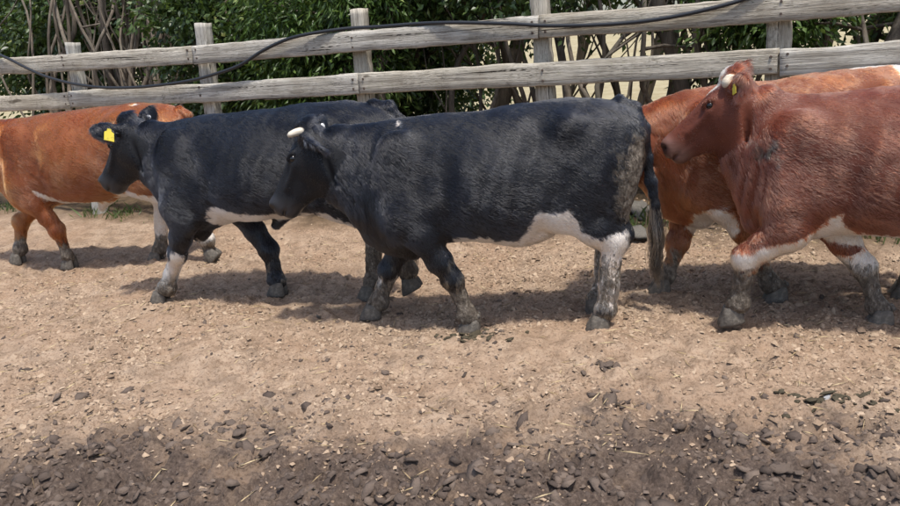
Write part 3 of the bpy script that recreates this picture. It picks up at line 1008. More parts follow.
        f.ell(C, (.060, .051, .060), k=.025)
        f.cone(C, cor, .048, .043, .98, k=.03)
        hooves.append((D, toe))
    # --- tail
    tp = np.array(tail if tail is not None else [(X(-.70), 0, 1.25), (X(-.76), 0, 1.21), (X(-.785), .005, 1.10), (X(-.79), .01, .95), (X(-.80), .015, .8), (X(-.82), .02, .66)])
    tr = np.linspace(.036, .017, len(tp))
    for i in range(len(tp) - 1): f.cone(tp[i], tp[i + 1], tr[i], tr[i + 1], 1, k=.025)
    V, F = f.mesh()
    V = lap_smooth(V, F, 2)
    Nn = vnormals(V, F)
    x, y, z = V[:, 0], V[:, 1], V[:, 2]; ay = np.abs(y)
    # --- surface anatomy along the normal
    H = lap_h = ((V - P0) @ HM) / hs                       # head coordinates (along, left, up)
    ishead = (H[:, 0] > -.05) & (H[:, 0] < .56) & (np.abs(H[:, 1]) < .16) & (H[:, 2] > -.28) & (H[:, 2] < .12) & (x > .85)
    legm = sstep(.62, .45, z)
    g = lambda cx, cy_, cz, rx, ry, rz: np.exp(-(((x - cx) / rx) ** 2 + ((ay - cy_) / ry) ** 2 + ((z - cz) / rz) ** 2))
    d = -.007 * g(X(-.13), .25, 1.12, .14, .2, .10)       # flank hollow
    d += -.026 * g(.385, .26, .84, .065, .2, .24) + .012 * g(.52, .24, .74, .09, .12, .10) - .012 * g(.80, .2, .93, .06, .2, .22) + .010 * g(.70, .2, .74, .06, .12, .10)           # behind the shoulder
    d += .010 * g(.56, .2, 1.08, .07, .1, .17) - .008 * g(.66, .2, 1.02, .06, .1, .14)
    d += -.020 * g(X(-.33), .25, .74, .07, .16, .16) + .012 * g(X(-.46), .25, .92, .10, .16, .14)       # stifle fold
    d += -.012 * g(X(-.55), .25, 1.02, .05, .12, .16)
    rib = g(.12, .28, .88, .26, .2, .22)
    d += 0.002 * rib * np.sin((x + .25 * (z - .9)) * 62)
    d += .008 * fbm(x * 5 + seed, y * 5, z * 5, oct=3) * (1 - ishead)
    nk = sstep(.72, .84, x) * (1 - ishead) * sstep(.5, .7, z)
    if wrinkle: d += wrinkle * nk * np.sin((x * 1.0 + .10 * z) * 120 + 2.2 * fbm(x * 6, y * 6, z * 6, oct=2)) * sstep(1.3, 1.1, z)
    mudv = mud(x, y, z) if mud else sstep(.45, .2, z)
    d += mudv * .004 * fbm(x * 30, y * 30, z * 30, oct=3)
    V = V + Nn * d[:, None]
    me = np_mesh('body', V, F)
    whf = white(x, y, z, H, ishead) if white else np.full(len(V), -1.)
    muzz = sstep(.375, .47, H[:, 0] - .25 * np.clip(H[:, 2] + .04, -.1, .1)) * ishead
    for nm, arr in (('white', np.clip(whf, -.3, .3) + .5), ('mud', mudv), ('muzzle', muzz)):
        a = me.attributes.new(nm, 'FLOAT', 'POINT'); a.data.foreach_set('value', np.ascontiguousarray(arr, np.float32))
    nost = np.exp(-(((H[:, 0] - .488) / .024) ** 2 + ((H[:, 2] + .046) / .022) ** 2 + ((np.abs(H[:, 1]) - .066) / .024) ** 2))[:, None]
    mc = np.array(muzcol)[None] * (1 - nost) + np.array([.008, .006, .006])[None] * nost
    a = me.attributes.new('muzcol', 'FLOAT_COLOR', 'POINT'); a.data.foreach_set('color', np.concatenate([mc, np.ones((len(V), 1))], 1).astype(np.float32).ravel())
    link_mesh('body', me, mat, root)
    # --- hooves, eyes, horns, tags
    global HOOF
    for D, toe in hooves:
        if HOOF is None:
            HOOF = hoof_mesh(); HOOF.materials.append(M_hoof); HOOF.polygons.foreach_set('use_smooth', np.ones(len(HOOF.polygons), bool))
        o = bpy.data.objects.new('hoof', HOOF); COL.objects.link(o); o.parent = root
        o.location = D; o.scale = (1.12, 1.05, 1.05); o.rotation_euler = (0, rad(toe), r.uniform(-.12, .12))
    for s in (1, -1):
        bm = bmesh.new(); bmesh.ops.create_uvsphere(bm, u_segments=16, v_segments=10, radius=.0225 * hs)
        e = bpy.data.meshes.new('eye'); bm.to_mesh(e); bm.free()
        o = link_mesh('eye', e, M_eye, root); o.location = hp_(.150, -.030, .0945 * s)
    if horns:
        for s in (1, -1):
            pts = []
            for t in np.linspace(0, 1, 8):
                off = np.array([horns['fwd'] * t * t + .01 * t, horns['up'] * t, .055 + horns['len'] * t])
                pts.append(hp_(off[0] - .005, off[1] + .005, off[2] * s))
            rr = np.interp(np.linspace(0, 1, 8), [0, .6, .93, 1], [horns['r'], horns['r'] * .88, horns['r'] * .7, horns['r'] * .35])
            tube_obj('horn', pts, rr, M_horn, root, 12)
    for (s, kind) in tags:
        b0, d, nrm, wd = earpts[s]
        bm = bmesh.new()
        if kind == 'button':
            bmesh.ops.create_cone(bm, cap_ends=True, segments=16, radius1=.017, radius2=.013, depth=.010)
        else:
            out = [(-.012, .0), (.012, .0), (.016, -.018), (.032, -.026), (.034, -.085), (-.034, -.085), (-.032, -.026), (-.016, -.018)]
            vs = [[bm.verts.new((px, py, zz)) for px, py in [(a_ * (.6 if kind == 'front' else 1), b_ * (.6 if kind == 'front' else 1)) for a_, b_ in out]] for zz in (-.0018, .0018)]
            bm.faces.new(vs[0][::-1]); bm.faces.new(vs[1])
            for i in range(8): bm.faces.new((vs[0][i], vs[0][(i + 1) % 8], vs[1][(i + 1) % 8], vs[1][i]))
        tm = bpy.data.meshes.new('ear_tag'); bm.to_mesh(tm); bm.free()
        o = link_mesh('ear_tag', tm, M_tag_w if kind == 'button' else M_tag_y, root, smooth=False)
        side = -nrm if kind != 'front' else nrm
        if kind == 'button':
            pos = b0 + d * .10 + side * .024; zax = side; yax = d
        else:
            pos = b0 + d * .10 + side * .026 + np.array([0, 0, .005]); zax = side; yax = np.array([0, 0, 1.]) - .35 * d
        yax = yax - zax * (yax @ zax); yax /= np.linalg.norm(yax); xax = np.cross(yax, zax)
        mm = Matrix.Identity(4)
        for i in range(3): mm[i][0] = xax[i]; mm[i][1] = yax[i]; mm[i][2] = zax[i]; mm[i][3] = pos[i]
        o.matrix_basis = mm
    # --- coat hair: one curve object of short strands that follow the lie of the coat
    Nn = vnormals(V, F)
    tri = np.concatenate([F[:, [0, 1, 2]], F[:, [0, 2, 3]]])
    ar = np.linalg.norm(np.cross(V[tri[:, 1]] - V[tri[:, 0]], V[tri[:, 2]] - V[tri[:, 0]]), axis=1)
    near = np.where(Nn[tri[:, 0], 1] > -.35, 1., .30)      # both sides carry hair, the far side less
    pick = r.choice(len(tri), nhair, p=ar * near / (ar * near).sum())
    bc = r.dirichlet((1, 1, 1), nhair)
    T = tri[pick]
    rt = (V[T] * bc[:, :, None]).sum(1); nn = (Nn[T] * bc[:, :, None]).sum(1); nn /= np.linalg.norm(nn, axis=1)[:, None] + 1e-9
    mz = muzz[T[:, 0]]; hd = ishead[T[:, 0]]; wf = whf[T[:, 0]]; md = mudv[T[:, 0]]
    X_, Y_, Z_ = rt[:, 0], rt[:, 1], rt[:, 2]
    keep = (mz < .3) & (md < .55 + .3 * r.random(nhair))
    fl = np.stack([np.full(nhair, -.85), np.zeros(nhair), np.full(nhair, -.42)], 1)
    nkm = sstep(.68, .85, X_)[:, None]; fl = fl * (1 - nkm) + np.array([-.5, 0, -.8]) * nkm
    lg = sstep(.62, .48, Z_)[:, None]; fl = fl * (1 - lg) + np.array([-.15, 0, -1.]) * lg
    rp = sstep(X(-.5), X(-.68), X_)[:, None] * (1 - lg); fl = fl * (1 - rp) + np.array([-.35, 0, -.9]) * rp
    fl[hd] = -u * .9 - v * .25
    sw = np.stack([fbm(X_ * 6 + 11 * k + seed, Y_ * 6, Z_ * 6, oct=2) for k in range(3)], 1)
    cl = np.stack([fbm(X_ * 48 + 5 * k, Y_ * 48, Z_ * 48 + seed, oct=2) for k in range(3)], 1)
    fl = fl + .32 * sw + .10 * cl + .09 * r.normal(size=(nhair, 3))
    fl = fl + hd[:, None] * (.22 * r.normal(size=(nhair, 3)) + .35 * cl)
    fl = fl - nn * (fl * nn).sum(1)[:, None]; fl /= np.linalg.norm(fl, axis=1)[:, None] + 1e-9
    ln = .025 * np.ones(nhair)
    ln += .008 * nkm[:, 0] * longhair + .006 * sstep(1.2, 1.3, Z_) * longhair
    pd = np.linalg.norm(rt - P0, axis=1); ln = np.where(hd, .013, ln) + .028 * np.exp(-(pd / .085) ** 2)
    for s in earpts:
        ec = earpts[s][0] + earpts[s][1] * .12
        ln += .012 * np.exp(-(np.linalg.norm(rt - ec, axis=1) / .09) ** 2)
    ln *= (1 - .45 * sstep(.35, .9, md)) * r.uniform(.6, 1.3, nhair)
    A1 = X_ * .88 + Z_ * .47; A2 = -X_ * .47 + Z_ * .88
    A1 = A1 * (1 - nkm[:, 0]) + Z_ * nkm[:, 0]; A2 = A2 * (1 - nkm[:, 0]) + (X_ - .3 * Z_) * nkm[:, 0]
    A1 = A1 * (1 - lg[:, 0]) + Z_ * lg[:, 0]; A2 = A2 * (1 - lg[:, 0]) + (X_ + Y_) * lg[:, 0]
    wob = .02 * fbm(X_ * 9, Y_ * 9, Z_ * 9 + seed, oct=2)
    stk = fbm(A1 * 9, (A2 + wob) * 105, Y_ * 14 + seed, oct=3)
    stk2 = fbm(A1 * 4 + 7, (A2 + wob) * 26, Y_ * 9 + seed, oct=2)
    lift = rad(9) + rad(4) * stk + rad(3) * stk2 + rad(4) * r.normal(size=nhair) + rad(12) * np.exp(-(pd / .1) ** 2)
    d0 = fl * np.cos(lift)[:, None] + nn * np.sin(lift)[:, None]
    d1 = fl * np.cos(lift * .3)[:, None] + nn * np.sin(lift * .3)[:, None] + np.array([0, 0, -.12])
    p0 = rt - nn * .002; p1 = p0 + d0 * (ln * .5)[:, None]; p2 = p1 + d1 * (ln * .5)[:, None]
    colr = hairfn(rt, r) * (1 + .20 * stk + .18 * stk2)[:, None]
    wm = (wf + .022 * vnoise(X_ * 38, Y_ * 38, Z_ * 38) > 0)[:, None]
    colr = np.where(wm, np.array([.64, .58, .51]) * r.uniform(.75, 1.1, (nhair, 1)), colr)
    mdm = np.clip((md + 1.2 * .5 * fbm(X_ * 24, Y_ * 24, Z_ * 14, oct=3) - .45) / .25, 0, 1)[:, None] * sstep(.02, .22, md)[:, None]
    colr = colr * (1 - mdm) + (np.array([.17, .14, .105]) * r.uniform(.5, 1.7, (nhair, 1))) * mdm
    sel = np.where(keep)[0]
    pts = np.stack([p0, p1, p2], 1)[sel]; colr = colr[sel]; rads = np.repeat(np.array([[.0009, .0008, .0002]]), len(sel), 0)
    groups = [(pts, colr, rads)]
    # tail switch
    e = tp[-1]; dirv = tp[-1] - tp[-2]; dirv /= np.linalg.norm(dirv)
    nt = 400; nc = 8
    seg = tp[len(tp) - 4:]
    cid = r.integers(0, nc, nt); ct = np.sort(r.uniform(.15, 1.0, nc)); tl = np.clip(ct[cid] + r.normal(size=nt) * .06, 0, 1)
    st = tl * (len(seg) - 1); ii = np.minimum(st.astype(int), len(seg) - 2); fr = (st - ii)[:, None]
    b0 = seg[ii] * (1 - fr) + seg[ii + 1] * fr + r.normal(size=(nt, 3)) * .010
    Lh = (r.uniform(.24, .40, nc)[cid] * r.uniform(.75, 1.1, nt))[:, None]
    co = (r.normal(size=(nc, 3)) * np.array([.13, .10, .0]))[cid]; cw = (r.normal(size=(nc, 3)) * np.array([.22, .1, 0]))[cid]
    dn = np.array([0, 0, -1.])
    nz_ = lambda a: r.normal(size=(nt, 3)) * a
    q1 = b0 + (dn * .9 + dirv * .3 + co + nz_(.05)) * Lh * .33
    q2 = q1 + (dn + dirv * .1 - co * .4 + cw + nz_(.05)) * Lh * .33
    q3 = q2 + (dn - cw * .8 + nz_(.06)) * Lh * .33
    tc = hairfn(b0, r); wtt = ((tl > .25) & (tl < .75) & (r.random(nt) < .55))[:, None]
    tc = np.where(wtt & (white is not None), np.array([.46, .41, .34]) * r.uniform(.5, 1.1, (nt, 1)), tc * .8 + np.array([.022, .018, .012]) * r.uniform(.3, 1.5, (nt, 1)))
    hc = bpy.data.hair_curves.new('coat_hair')
    hc.add_curves([3] * len(pts) + [4] * nt)
    pos = np.concatenate([pts.reshape(-1, 3), np.stack([b0, q1, q2, q3], 1).reshape(-1, 3)])
    hc.attributes['position'].data.foreach_set('vector', pos.astype(np.float32).ravel())
    ra = hc.attributes.get('radius') or hc.attributes.new('radius', 'FLOAT', 'POINT')
    ra.data.foreach_set('value', np.concatenate([rads.ravel(), np.tile([.0018, .0018, .0014, .0005], nt)]).astype(np.float32))
    ca = hc.attributes.new('hcol', 'FLOAT_COLOR', 'CURVE')
    cc = np.concatenate([colr, tc]); ca.data.foreach_set('color', np.concatenate([np.clip(cc, 0, 1), np.ones((len(cc), 1))], 1).astype(np.float32).ravel())
    hc.materials.append(M_hair)
    ho = bpy.data.objects.new('coat_hair', hc); COL.objects.link(ho); ho.parent = root; ho['kind'] = 'stuff'
    return root


def rot_y(deg):
    a = rad(deg); c, s = math.cos(a), math.sin(a)
    return np.array([[c, 0, s], [0, 1, 0], [-s, 0, c]])


def hair_col(base, base2, top=None, seed=0):
    b1, b2 = np.array(base), np.array(base2)
    def fn(p, r):
        t = np.clip(.5 + .8 * fbm(p[:, 0] * 4 + seed, p[:, 1] * 4, p[:, 2] * 4, oct=3), 0, 1)[:, None]
        return (b1 * (1 - t) + b2 * t) * r.uniform(.86, 1.18, (len(p), 1))
    return fn


BLACK = ((.0045, .005, .008), (.009, .010, .014))
M_black = coat_material('black_coat', (.004, .0045, .007), (.008, .009, .012))
M_orange = coat_material('orange_coat', (.17, .048, .015), (.24, .075, .024))
M_red = coat_material('red_coat', (.10, .025, .013), (.15, .040, .020))
M_rust = coat_material('rust_coat', (.15, .040, .016), (.21, .06, .024))


def legmud(hi, lo, amt=1.):
    return lambda x, y, z: amt * sstep(hi, lo, z)


# --- C: the horned black animal in the middle, nearest of the blacks
C_WHITE = [(.36, .585), (.20, .60), (.08, .575), (-.02, .575), (-.06, .62), (-.12, .74), (-.22, .735), (-.30, .74), (-.355, .67), (-.37, .60), (-.46, .57), (-.62, .60), (-.64, .40), (-.56, .40), (-.40, .50), (-.30, .53), (-.14, .44), (.1, .44), (.36, .54)]
C_FAR = [(.36, .585), (.1, .57), (-.05, .60), (-.2, .62), (-.35, .62), (-.6, .56), (-.6, .3), (.36, .4)]


def white_c(x, y, z, H, ih):
    w_ = np.where(y > -.05, poly_sd(x, z, C_WHITE), poly_sd(x, z, C_FAR))
    st = np.minimum(.018 - np.abs(y + .16 + .0 * z), np.minimum(z - .10, .27 - z)); st = np.where((x > .75) & (y < -.05), st + .012, -1)
    w2 = np.where((x < -.35) & (z < .5), .03 + .05 * fbm(x * 9, y * 9, z * 9, oct=2), -1)
    sp = .012 - np.sqrt((x - .645) ** 2 + (y - .06) ** 2 * .2 + (z - 1.245) ** 2)
    return np.maximum(np.maximum(w_, st), np.maximum(w2, sp))


def mud_c(x, y, z):
    hind = sstep(-.45, -.66, x + .12 * (z - .9)) * sstep(.55, .7, z) * sstep(1.24, 1.05, z) * .76 * sstep(-.745, -.71, x)
    hl = np.where(x < -.3, sstep(.60, .36, z) * .50 + .25 * sstep(.2, .05, z), 0)
    fl_ = np.where(x > 0, sstep(.42, .12, z) * .85 + .25 * sstep(.7, .45, z) * sstep(.62, .3, x), 0)
    return np.maximum(np.maximum(hind, hl), fl_)


def cow_z(x, y, h, pts):
    return 0.


COWS = []


def add_cow(key, x, y, hd, *a, **k):
    h = rad(180 - hd)
    fx = np.array([math.cos(h), math.sin(h)]); fy = np.array([-math.sin(h), math.cos(h)])
    zs = []; sc = k.get('sc', 1.)
    for lk, J in k['legs'].items():
        if J[0][3][1] < .02:
            p = np.array([x, y]) + sc * (fx * J[0][3][0] + fy * J[1][1]); zs.append(hz(p[0], p[1]))
    z = float(np.mean(zs))
    return cow('cow', a[0], (x, y, z), h, *a[1:], group='cattle walking along the fence', **k)


add_cow('C', .40, 4.48, 7.5, 'horned black cow with white flank patch and mud-caked hind leg, in the middle', M_black, hair_col(*BLACK),
        legs={'nf': (((.53, .62), (.375, .335), (.31, .11), (.285, .0)), (.19, .15)),
              'ff': (((.66, .60), (.815, .315), (.905, .10), (.95, .0)), (.17, -.17)),
              'nh': (((-.28, .74), (-.555, .525), (-.50, .12), (-.47, .0)), (.185, .15)),
              'fh': (((-.25, .74), (-.53, .53), (-.51, .16), (-.48, .035)), (.17, -.10), 25)},
        poll=(1.20, 0, 1.225), hpitch=55, hyaw=7, horns=dict(len=.078, fwd=.035, up=.040, r=.025), headsc=1.03,
        ears={1: (-.25, .62, -.72), -1: (-.30, -.9, .35)}, tail=[(-.60, 0, 1.285), (-.68, 0, 1.25), (-.735, .01, 1.14), (-.755, .01, .98), (-.775, .01, .84), (-.80, .01, .70), (-.825, .01, .58)],
        white=white_c, mud=mud_c, tags=((-1, 'button'),), seed=1, wrinkle=.0012, belly=(-.06, .03, .57))


def white_b(x, y, z, H, ih):
    b = poly_sd(x, z, [(.46, .62), (.42, .69), (.33, .71), (.16, .67), (-.1, .645), (-.4, .65), (-.6, .55), (-.6, .5), (.46, .5)])
    b = np.where((z < .59) & (y < -.05), -1, b); b = np.where((z < .578) & (np.abs(y) < .08) & (np.abs(x - .02) < .13), -1, b)
    lgn = np.where((x > .6) & (y > 0), np.minimum(.40 - z + .35 * (x - .78), .05) + .075 * fbm(x * 16, y * 16, z * 16, oct=3), -1)
    hl = np.where((x < -.4), np.minimum(.50 - z, .05), -1)
    return np.maximum(np.maximum(b, lgn), hl)


add_cow('B', -1.13, 5.28, 14, 'hornless black cow with yellow ear tag and white front stocking', M_black, hair_col(*BLACK, seed=5),
        legs={'nf': (((.62, .63), (.745, .375), (.895, .12), (.965, .0)), (.19, .09)),
              'ff': (((.42, .62), (.21, .325), (.18, .11), (.16, .0)), (.16, -.12)),
              'nh': (((-.42, .74), (-.80, .53), (-.875, .25), (-.905, .125)), (.18, .10), 28),
              'fh': (((-.32, .74), (-.60, .52), (-.57, .12), (-.54, .0)), (.17, -.04))},
        poll=(1.06, -.01, 1.25), hpitch=50, hyaw=9, sc=1.03, rear=1.17, sheath=True, tuck=.065, front=.66,
        ears={1: (.08, .93, .28), -1: (-.45, -.8, .42)}, tail=[(-.70, 0, 1.29), (-.80, 0, 1.27), (-.88, 0, 1.18), (-.90, 0, 1.02), (-.905, 0, .86), (-.91, 0, .72), (-.91, 0, .6)],
        white=white_b, mud=lambda x, y, z: np.maximum(sstep(.36, .08, z) * np.where(x > .5, .85, np.where(x > -.1, .45, .95)), np.where(x < -.2, sstep(.45, .3, z) * .8, 0)), tags=((1, 'flag'), (-1, 'button')), seed=2)


def white_a(x, y, z, H, ih):
    b = poly_sd(x, z, [(.50, .71), (.45, .68), (.38, .62), (.28, .575), (.05, .55), (-.12, .56), (-.2, .63), (-.35, .66), (-.55, .62), (-.6, .40), (.30, .45), (.37, .545), (.44, .62)])
    hl = np.where(x < -.25, np.minimum(.62 - z, .06), -1)
    sp = .03 - np.sqrt((x + .42) ** 2 + (y - .05) ** 2 + (z - 1.32) ** 2)
    return np.maximum(np.maximum(b, hl), sp)


add_cow('A', -2.94, 6.72, 13, 'orange-brown cow cut off by the left edge of the picture, white hind legs', M_orange, hair_col((.165, .037, .010), (.29, .084, .021), seed=9),
        legs={'nf': (((.55, .60), (.42, .335), (.40, .11), (.40, .0)), (.185, .09)),
              'ff': (((.70, .60), (.97, .37), (1.01, .13), (1.04, .0)), (.17, -.06)),
              'nh': (((-.42, .74), (-.83, .53), (-.915, .235), (-.975, .085)), (.18, .11), 50),
              'fh': (((-.25, .74), (-.43, .52), (-.37, .12), (-.33, .0)), (.17, -.05))},
        poll=(1.26, 0, 1.24), hpitch=50, hyaw=0, sc=1.05, rear=1.12, sheath=True, tuck=.03, white=white_a,
        mud=lambda x, y, z: sstep(.34, .12, z) * .95, tags=((1, 'flag'),), muzcol=(.30, .19, .15), seed=3)

D_WHITE = [(1.0, .46), (.88, .47), (.78, .50), (.62, .545), (.52, .60), (.46, .675), (.41, .68), (.40, .61), (.32, .565), (.15, .55), (-.1, .545), (-.5, .6), (-.5, .4), (.15, .42), (.45, .46), (.70, .44), (.84, .37), (1.0, .33)]


def white_d(x, y, z, H, ih):
    b = np.where((y > 0) | (x < .45), poly_sd(x, z, D_WHITE), -1)
    fh = np.where(ih, .074 - np.sqrt(((H[:, 0] - .055) / 1.5) ** 2 + ((H[:, 1] + .02) / 1.0) ** 2 + (np.minimum(H[:, 2], 0) * .8) ** 2), -1)
    lg = np.where((x < .45) & (z < .5), .03 - .12 * sstep(.36, .46, z) + .06 * fbm(x * 12, y * 12, z * 7, oct=2), -1)
    return np.maximum(np.maximum(b, fh), lg)


def mud_d(x, y, z):
    m_ = np.where(x > .5, sstep(.44, .30, z), sstep(.46, .2, z) * .80)
    p = .62 * np.exp(-(((x - .78) / .10) ** 2 + ((z - 1.0) / .07) ** 2)) * (y > 0)
    return np.maximum(m_, p)


add_cow('D', 2.47, 3.93, 19, 'horned reddish-brown cow with white chest band, nearest at the right edge', M_red, hair_col((.115, .026, .013), (.195, .052, .025), seed=14),
        legs={'nf': (((.66, .585), (.855, .425), (.89, .16), (.91, .045)), (.19, .13), 12),
              'ff': (((.46, .60), (.235, .31), (.17, .10), (.14, .0)), (.16, -.03)),
              'nh': (((-.28, .74), (-.60, .525), (-.60, .12), (-.58, .0)), (.185, .15)),
              'fh': (((-.25, .74), (-.45, .53), (-.36, .12), (-.33, .0)), (.17, -.12))},
        poll=(.95, 0, 1.36), hpitch=40, hyaw=10, front=.82, horns=dict(len=.065, fwd=.02, up=.0, r=.036), headsc=1.0,
        ears={1: (-.55, .8, -.12), -1: (-.45, -.85, .30)}, white=white_d, mud=mud_d, tags=((1, 'front'),), muzcol=(.15, .075, .058), seed=4, wrinkle=.003, longhair=1.1)


def white_e(x, y, z, H, ih):
    b = .13 - np.sqrt((x - .60) ** 2 + (z - .47) ** 2 * 1.2)
    w2 = np.where(z > 1.12, np.minimum(-.37 - x, .2), -1)
    w2 = np.maximum(w2, np.where(z > .2, .06 - np.sqrt((x + .22) ** 2 * .15 + ((z - 1.33)) ** 2 * 9 + (y + .02) ** 2), -1))
    w3 = np.where(x < -.2, np.minimum(.5 - z, .1), -1)
    return np.maximum(np.maximum(b, w2), w3)


add_cow('E', 2.23, 4.64, 8, 'rust-brown cow with white brisket and white rump patch, behind the horned red one', M_rust, hair_col((.17, .042, .015), (.26, .076, .026), seed=21),
        legs={'nf': (((.52, .60), (.36, .335), (.27, .11), (.22, .0)), (.185, .16)),
              'ff': (((.66, .60), (.755, .31), (.835, .10), (.87, .0)), (.17, -.04)),
              'nh': (((-.28, .74), (-.56, .525), (-.52, .12), (-.49, .0)), (.185, .15)),
              'fh': (((-.30, .74), (-.70, .53), (-.74, .14), (-.74, .0)), (.17, -.12))},
        poll=(1.17, 0, 1.09), hpitch=68, hyaw=8, sc=1.025, white=white_e, mud=lambda x, y, z: sstep(.42, .10, z) * .85, muzcol=(.2, .11, .09), seed=5, longhair=1.9)

# ------------------------------------------------------------------ loose things on the ground
def lump_mesh(name, pos, siz, r, sub=0, flat=.7):
    """many irregular lumps in one mesh"""
    bm = bmesh.new()
    if sub == 0:
        bmesh.ops.create_icosphere(bm, subdivisions=1, radius=1.)
        bmesh.ops.delete(bm, geom=[v for v in bm.verts if v.co.z < -.6], context='VERTS')
    else:
        bmesh.ops.create_icosphere(bm, subdivisions=sub + 1, radius=1.)
    if sub == -1: pass
    bmesh.ops.triangulate(bm, faces=bm.faces)
    bv = np.array([v.co[:] for v in bm.verts]); bm.verts.index_update(); bf = np.array([[v.index for v in f.verts] for f in bm.faces]); bm.free()
    n = len(pos); k = len(bv)
    V = np.repeat(bv[None], n, 0) * (1 + r.normal(size=(n, k, 1)) * .20) + r.normal(size=(n, k, 3)) * .12
    V = V * (siz[:, None, None] * np.stack([r.uniform(.7, 1.5, n), r.uniform(.7, 1.3, n), r.uniform(.5, 1., n) * flat], 1)[:, None, :])
    a = r.uniform(0, 6.28, n); c, s = np.cos(a)[:, None], np.sin(a)[:, None]
    tl = r.normal(size=(n, 2)) * .3
    z = V[:, :, 2] + V[:, :, 0] * tl[:, :1] + V[:, :, 1] * tl[:, 1:]
    V = np.stack([V[:, :, 0] * c - V[:, :, 1] * s, V[:, :, 0] * s + V[:, :, 1] * c, z], 2) + pos[:, None, :]
    F = (bf[None] + (np.arange(n) * k)[:, None, None]).reshape(-1, 3)
    return np_mesh(name, V.reshape(-1, 3), F)


def octa_mesh(name, pos, siz, r):
    bv = np.array([(1, 0, 0), (0, 1, 0), (-1, 0, 0), (0, -1, 0), (.1, .1, 1), (.55, .5, .6)], float); bf = np.array([(0, 1, 5), (1, 4, 5), (4, 0, 5), (1, 2, 4), (2, 3, 4), (3, 0, 4)])
    n = len(pos); k = len(bv)
    V = np.repeat(bv[None], n, 0) + r.normal(size=(n, k, 3)) * .25
    V = V * (siz[:, None, None] * np.stack([r.uniform(.7, 1.6, n), r.uniform(.7, 1.2, n), r.uniform(.5, 1.1, n)], 1)[:, None, :])
    a = r.uniform(0, 6.28, n); c, s = np.cos(a)[:, None], np.sin(a)[:, None]
    V = np.stack([V[:, :, 0] * c - V[:, :, 1] * s, V[:, :, 0] * s + V[:, :, 1] * c, V[:, :, 2]], 2) + pos[:, None, :]
    F = (bf[None] + (np.arange(n) * k)[:, None, None]).reshape(-1, 3)
    return np_mesh(name, V.reshape(-1, 3), F)


def clod_material(name, cols, rough=.95):
    q = N(name); isl = q.n('ShaderNodeNewGeometry').outputs['Random Per Island']; P = q.coord('Object')
    fn = q.noise(P, 90, 4, .7)
    v = q.math('ADD', q.math('MULTIPLY', isl, .7), q.math('MULTIPLY', fn, .35))
    q.l(q.ramp(v, [(.05, cols[0]), (.5, cols[1]), (.9, cols[2]), (1., cols[3])]), q.b.inputs['Base Color'])
    q.b.inputs['Roughness'].default_value = rough; q.b.inputs['Specular IOR Level'].default_value = .2
    q.l(q.bump(fn, .7, .007), q.b.inputs['Normal'])
    return q.m


M_clod = clod_material('dark_clods', [(.055, .042, .035), (.105, .079, .064), (.165, .126, .10), (.25, .195, .155)])
M_crumb = clod_material('pale_crumbs', [(.12, .082, .056), (.30, .215, .148), (.44, .335, .24), (.62, .52, .41)])
M_dung = clod_material('dung', [(.035, .028, .020), (.060, .048, .034), (.10, .085, .055), (.16, .14, .09)], .8)


def scatter(n, seed, fn, x0=-4.6, x1=3.3, y0=2.15, y1=7.6):
    r = np.random.default_rng(seed)
    x = r.uniform(x0, x1, n); y = r.uniform(y0, y1, n)
    k = r.random(n) < fn(x, y)
    x, y = x[k], y[k]
    return np.stack([x, y, ground_h(x, y)], 1), r


# crumbs of pale soil
p, r = scatter(135000, 71, lambda x, y: np.clip((.45 + .5 * fbm(x * 2, y * 2, oct=2)) * (1 - .85 * mud_field(x, y)), 0, 1) * sstep(8, 4.5, y))
sz = r.lognormal(math.log(.0075), .45, len(p)).clip(.003, .02)
o = link_mesh('soil_crumbs', octa_mesh('soil_crumbs', p, sz, r), M_crumb, smooth=False)
tag(o, 'loose pale soil crumbs and grit lying all over the yard', 'soil', kind='stuff')
# dark clods, thick in the mud, thinning out into the pale soil
p, r = scatter(80000, 72, lambda x, y: np.clip(1.1 * mud_field(x, y + .12) * (.55 + .6 * fbm(x * 2.5, y * 2.5, oct=2)) + .040 * sstep(5.4, 3.3, y) * (1 + 1.5 * fbm(x * 1.7 + 9, y * 1.7, oct=2)) + .012, 0, 1), y1=6.6)
mf = mud_field(p[:, 0], p[:, 1])
sz = r.lognormal(math.log(.0100), .50, len(p)).clip(.004, .034) * (.75 + .35 * mf)
big = sz > .0135
o = link_mesh('dirt_clods', lump_mesh('dirt_clods', p[big], sz[big], r, 0), M_clod)
tag(o, 'dark trampled mud clods strewn across the foreground', 'mud', kind='stuff')
o = link_mesh('dirt_crumbs', octa_mesh('dirt_crumbs', p[~big], sz[~big], r), M_clod, smooth=False)
tag(o, 'small dark dirt crumbs scattered between the clods', 'mud', kind='stuff')


LUMPS = []


def heap(name, label, cat, px, py, parts, mat, seed, group=None, piece='lump'):
    """a small heap of lumps: parts = (dx, dy, size); one lump is one mesh, more are parts"""
    g = ground_at(px, py, .0); r = np.random.default_rng(seed); gz = hz(g[0], g[1])
    if not LUMPS:
        for k in range(6): LUMPS.append(lump_mesh('lump', np.zeros((1, 3)), np.ones(1), np.random.default_rng(500 + k), 1, .8))
    one = len(parts) == 1
    root = None if one else empty(name, (g[0], g[1], gz))
    for dx, dy, s in parts:
        me = LUMPS[r.integers(6)].copy(); me.materials.append(mat)
        o = bpy.data.objects.new(name if one else piece, me); COL.objects.link(o)
        o.scale = (s * r.uniform(.8, 1.3), s * r.uniform(.8, 1.2), s * r.uniform(.5, .9)); o.rotation_euler = (r.normal() * .2, r.normal() * .2, r.uniform(0, 6.28))
        z = hz(g[0] + dx, g[1] + dy) + s * .2
        o.location = (g[0] + dx, g[1] + dy, z) if one else (dx, dy, z - gz)
        if not one: o.parent = root
    return tag(o if one else root, label, cat, group)


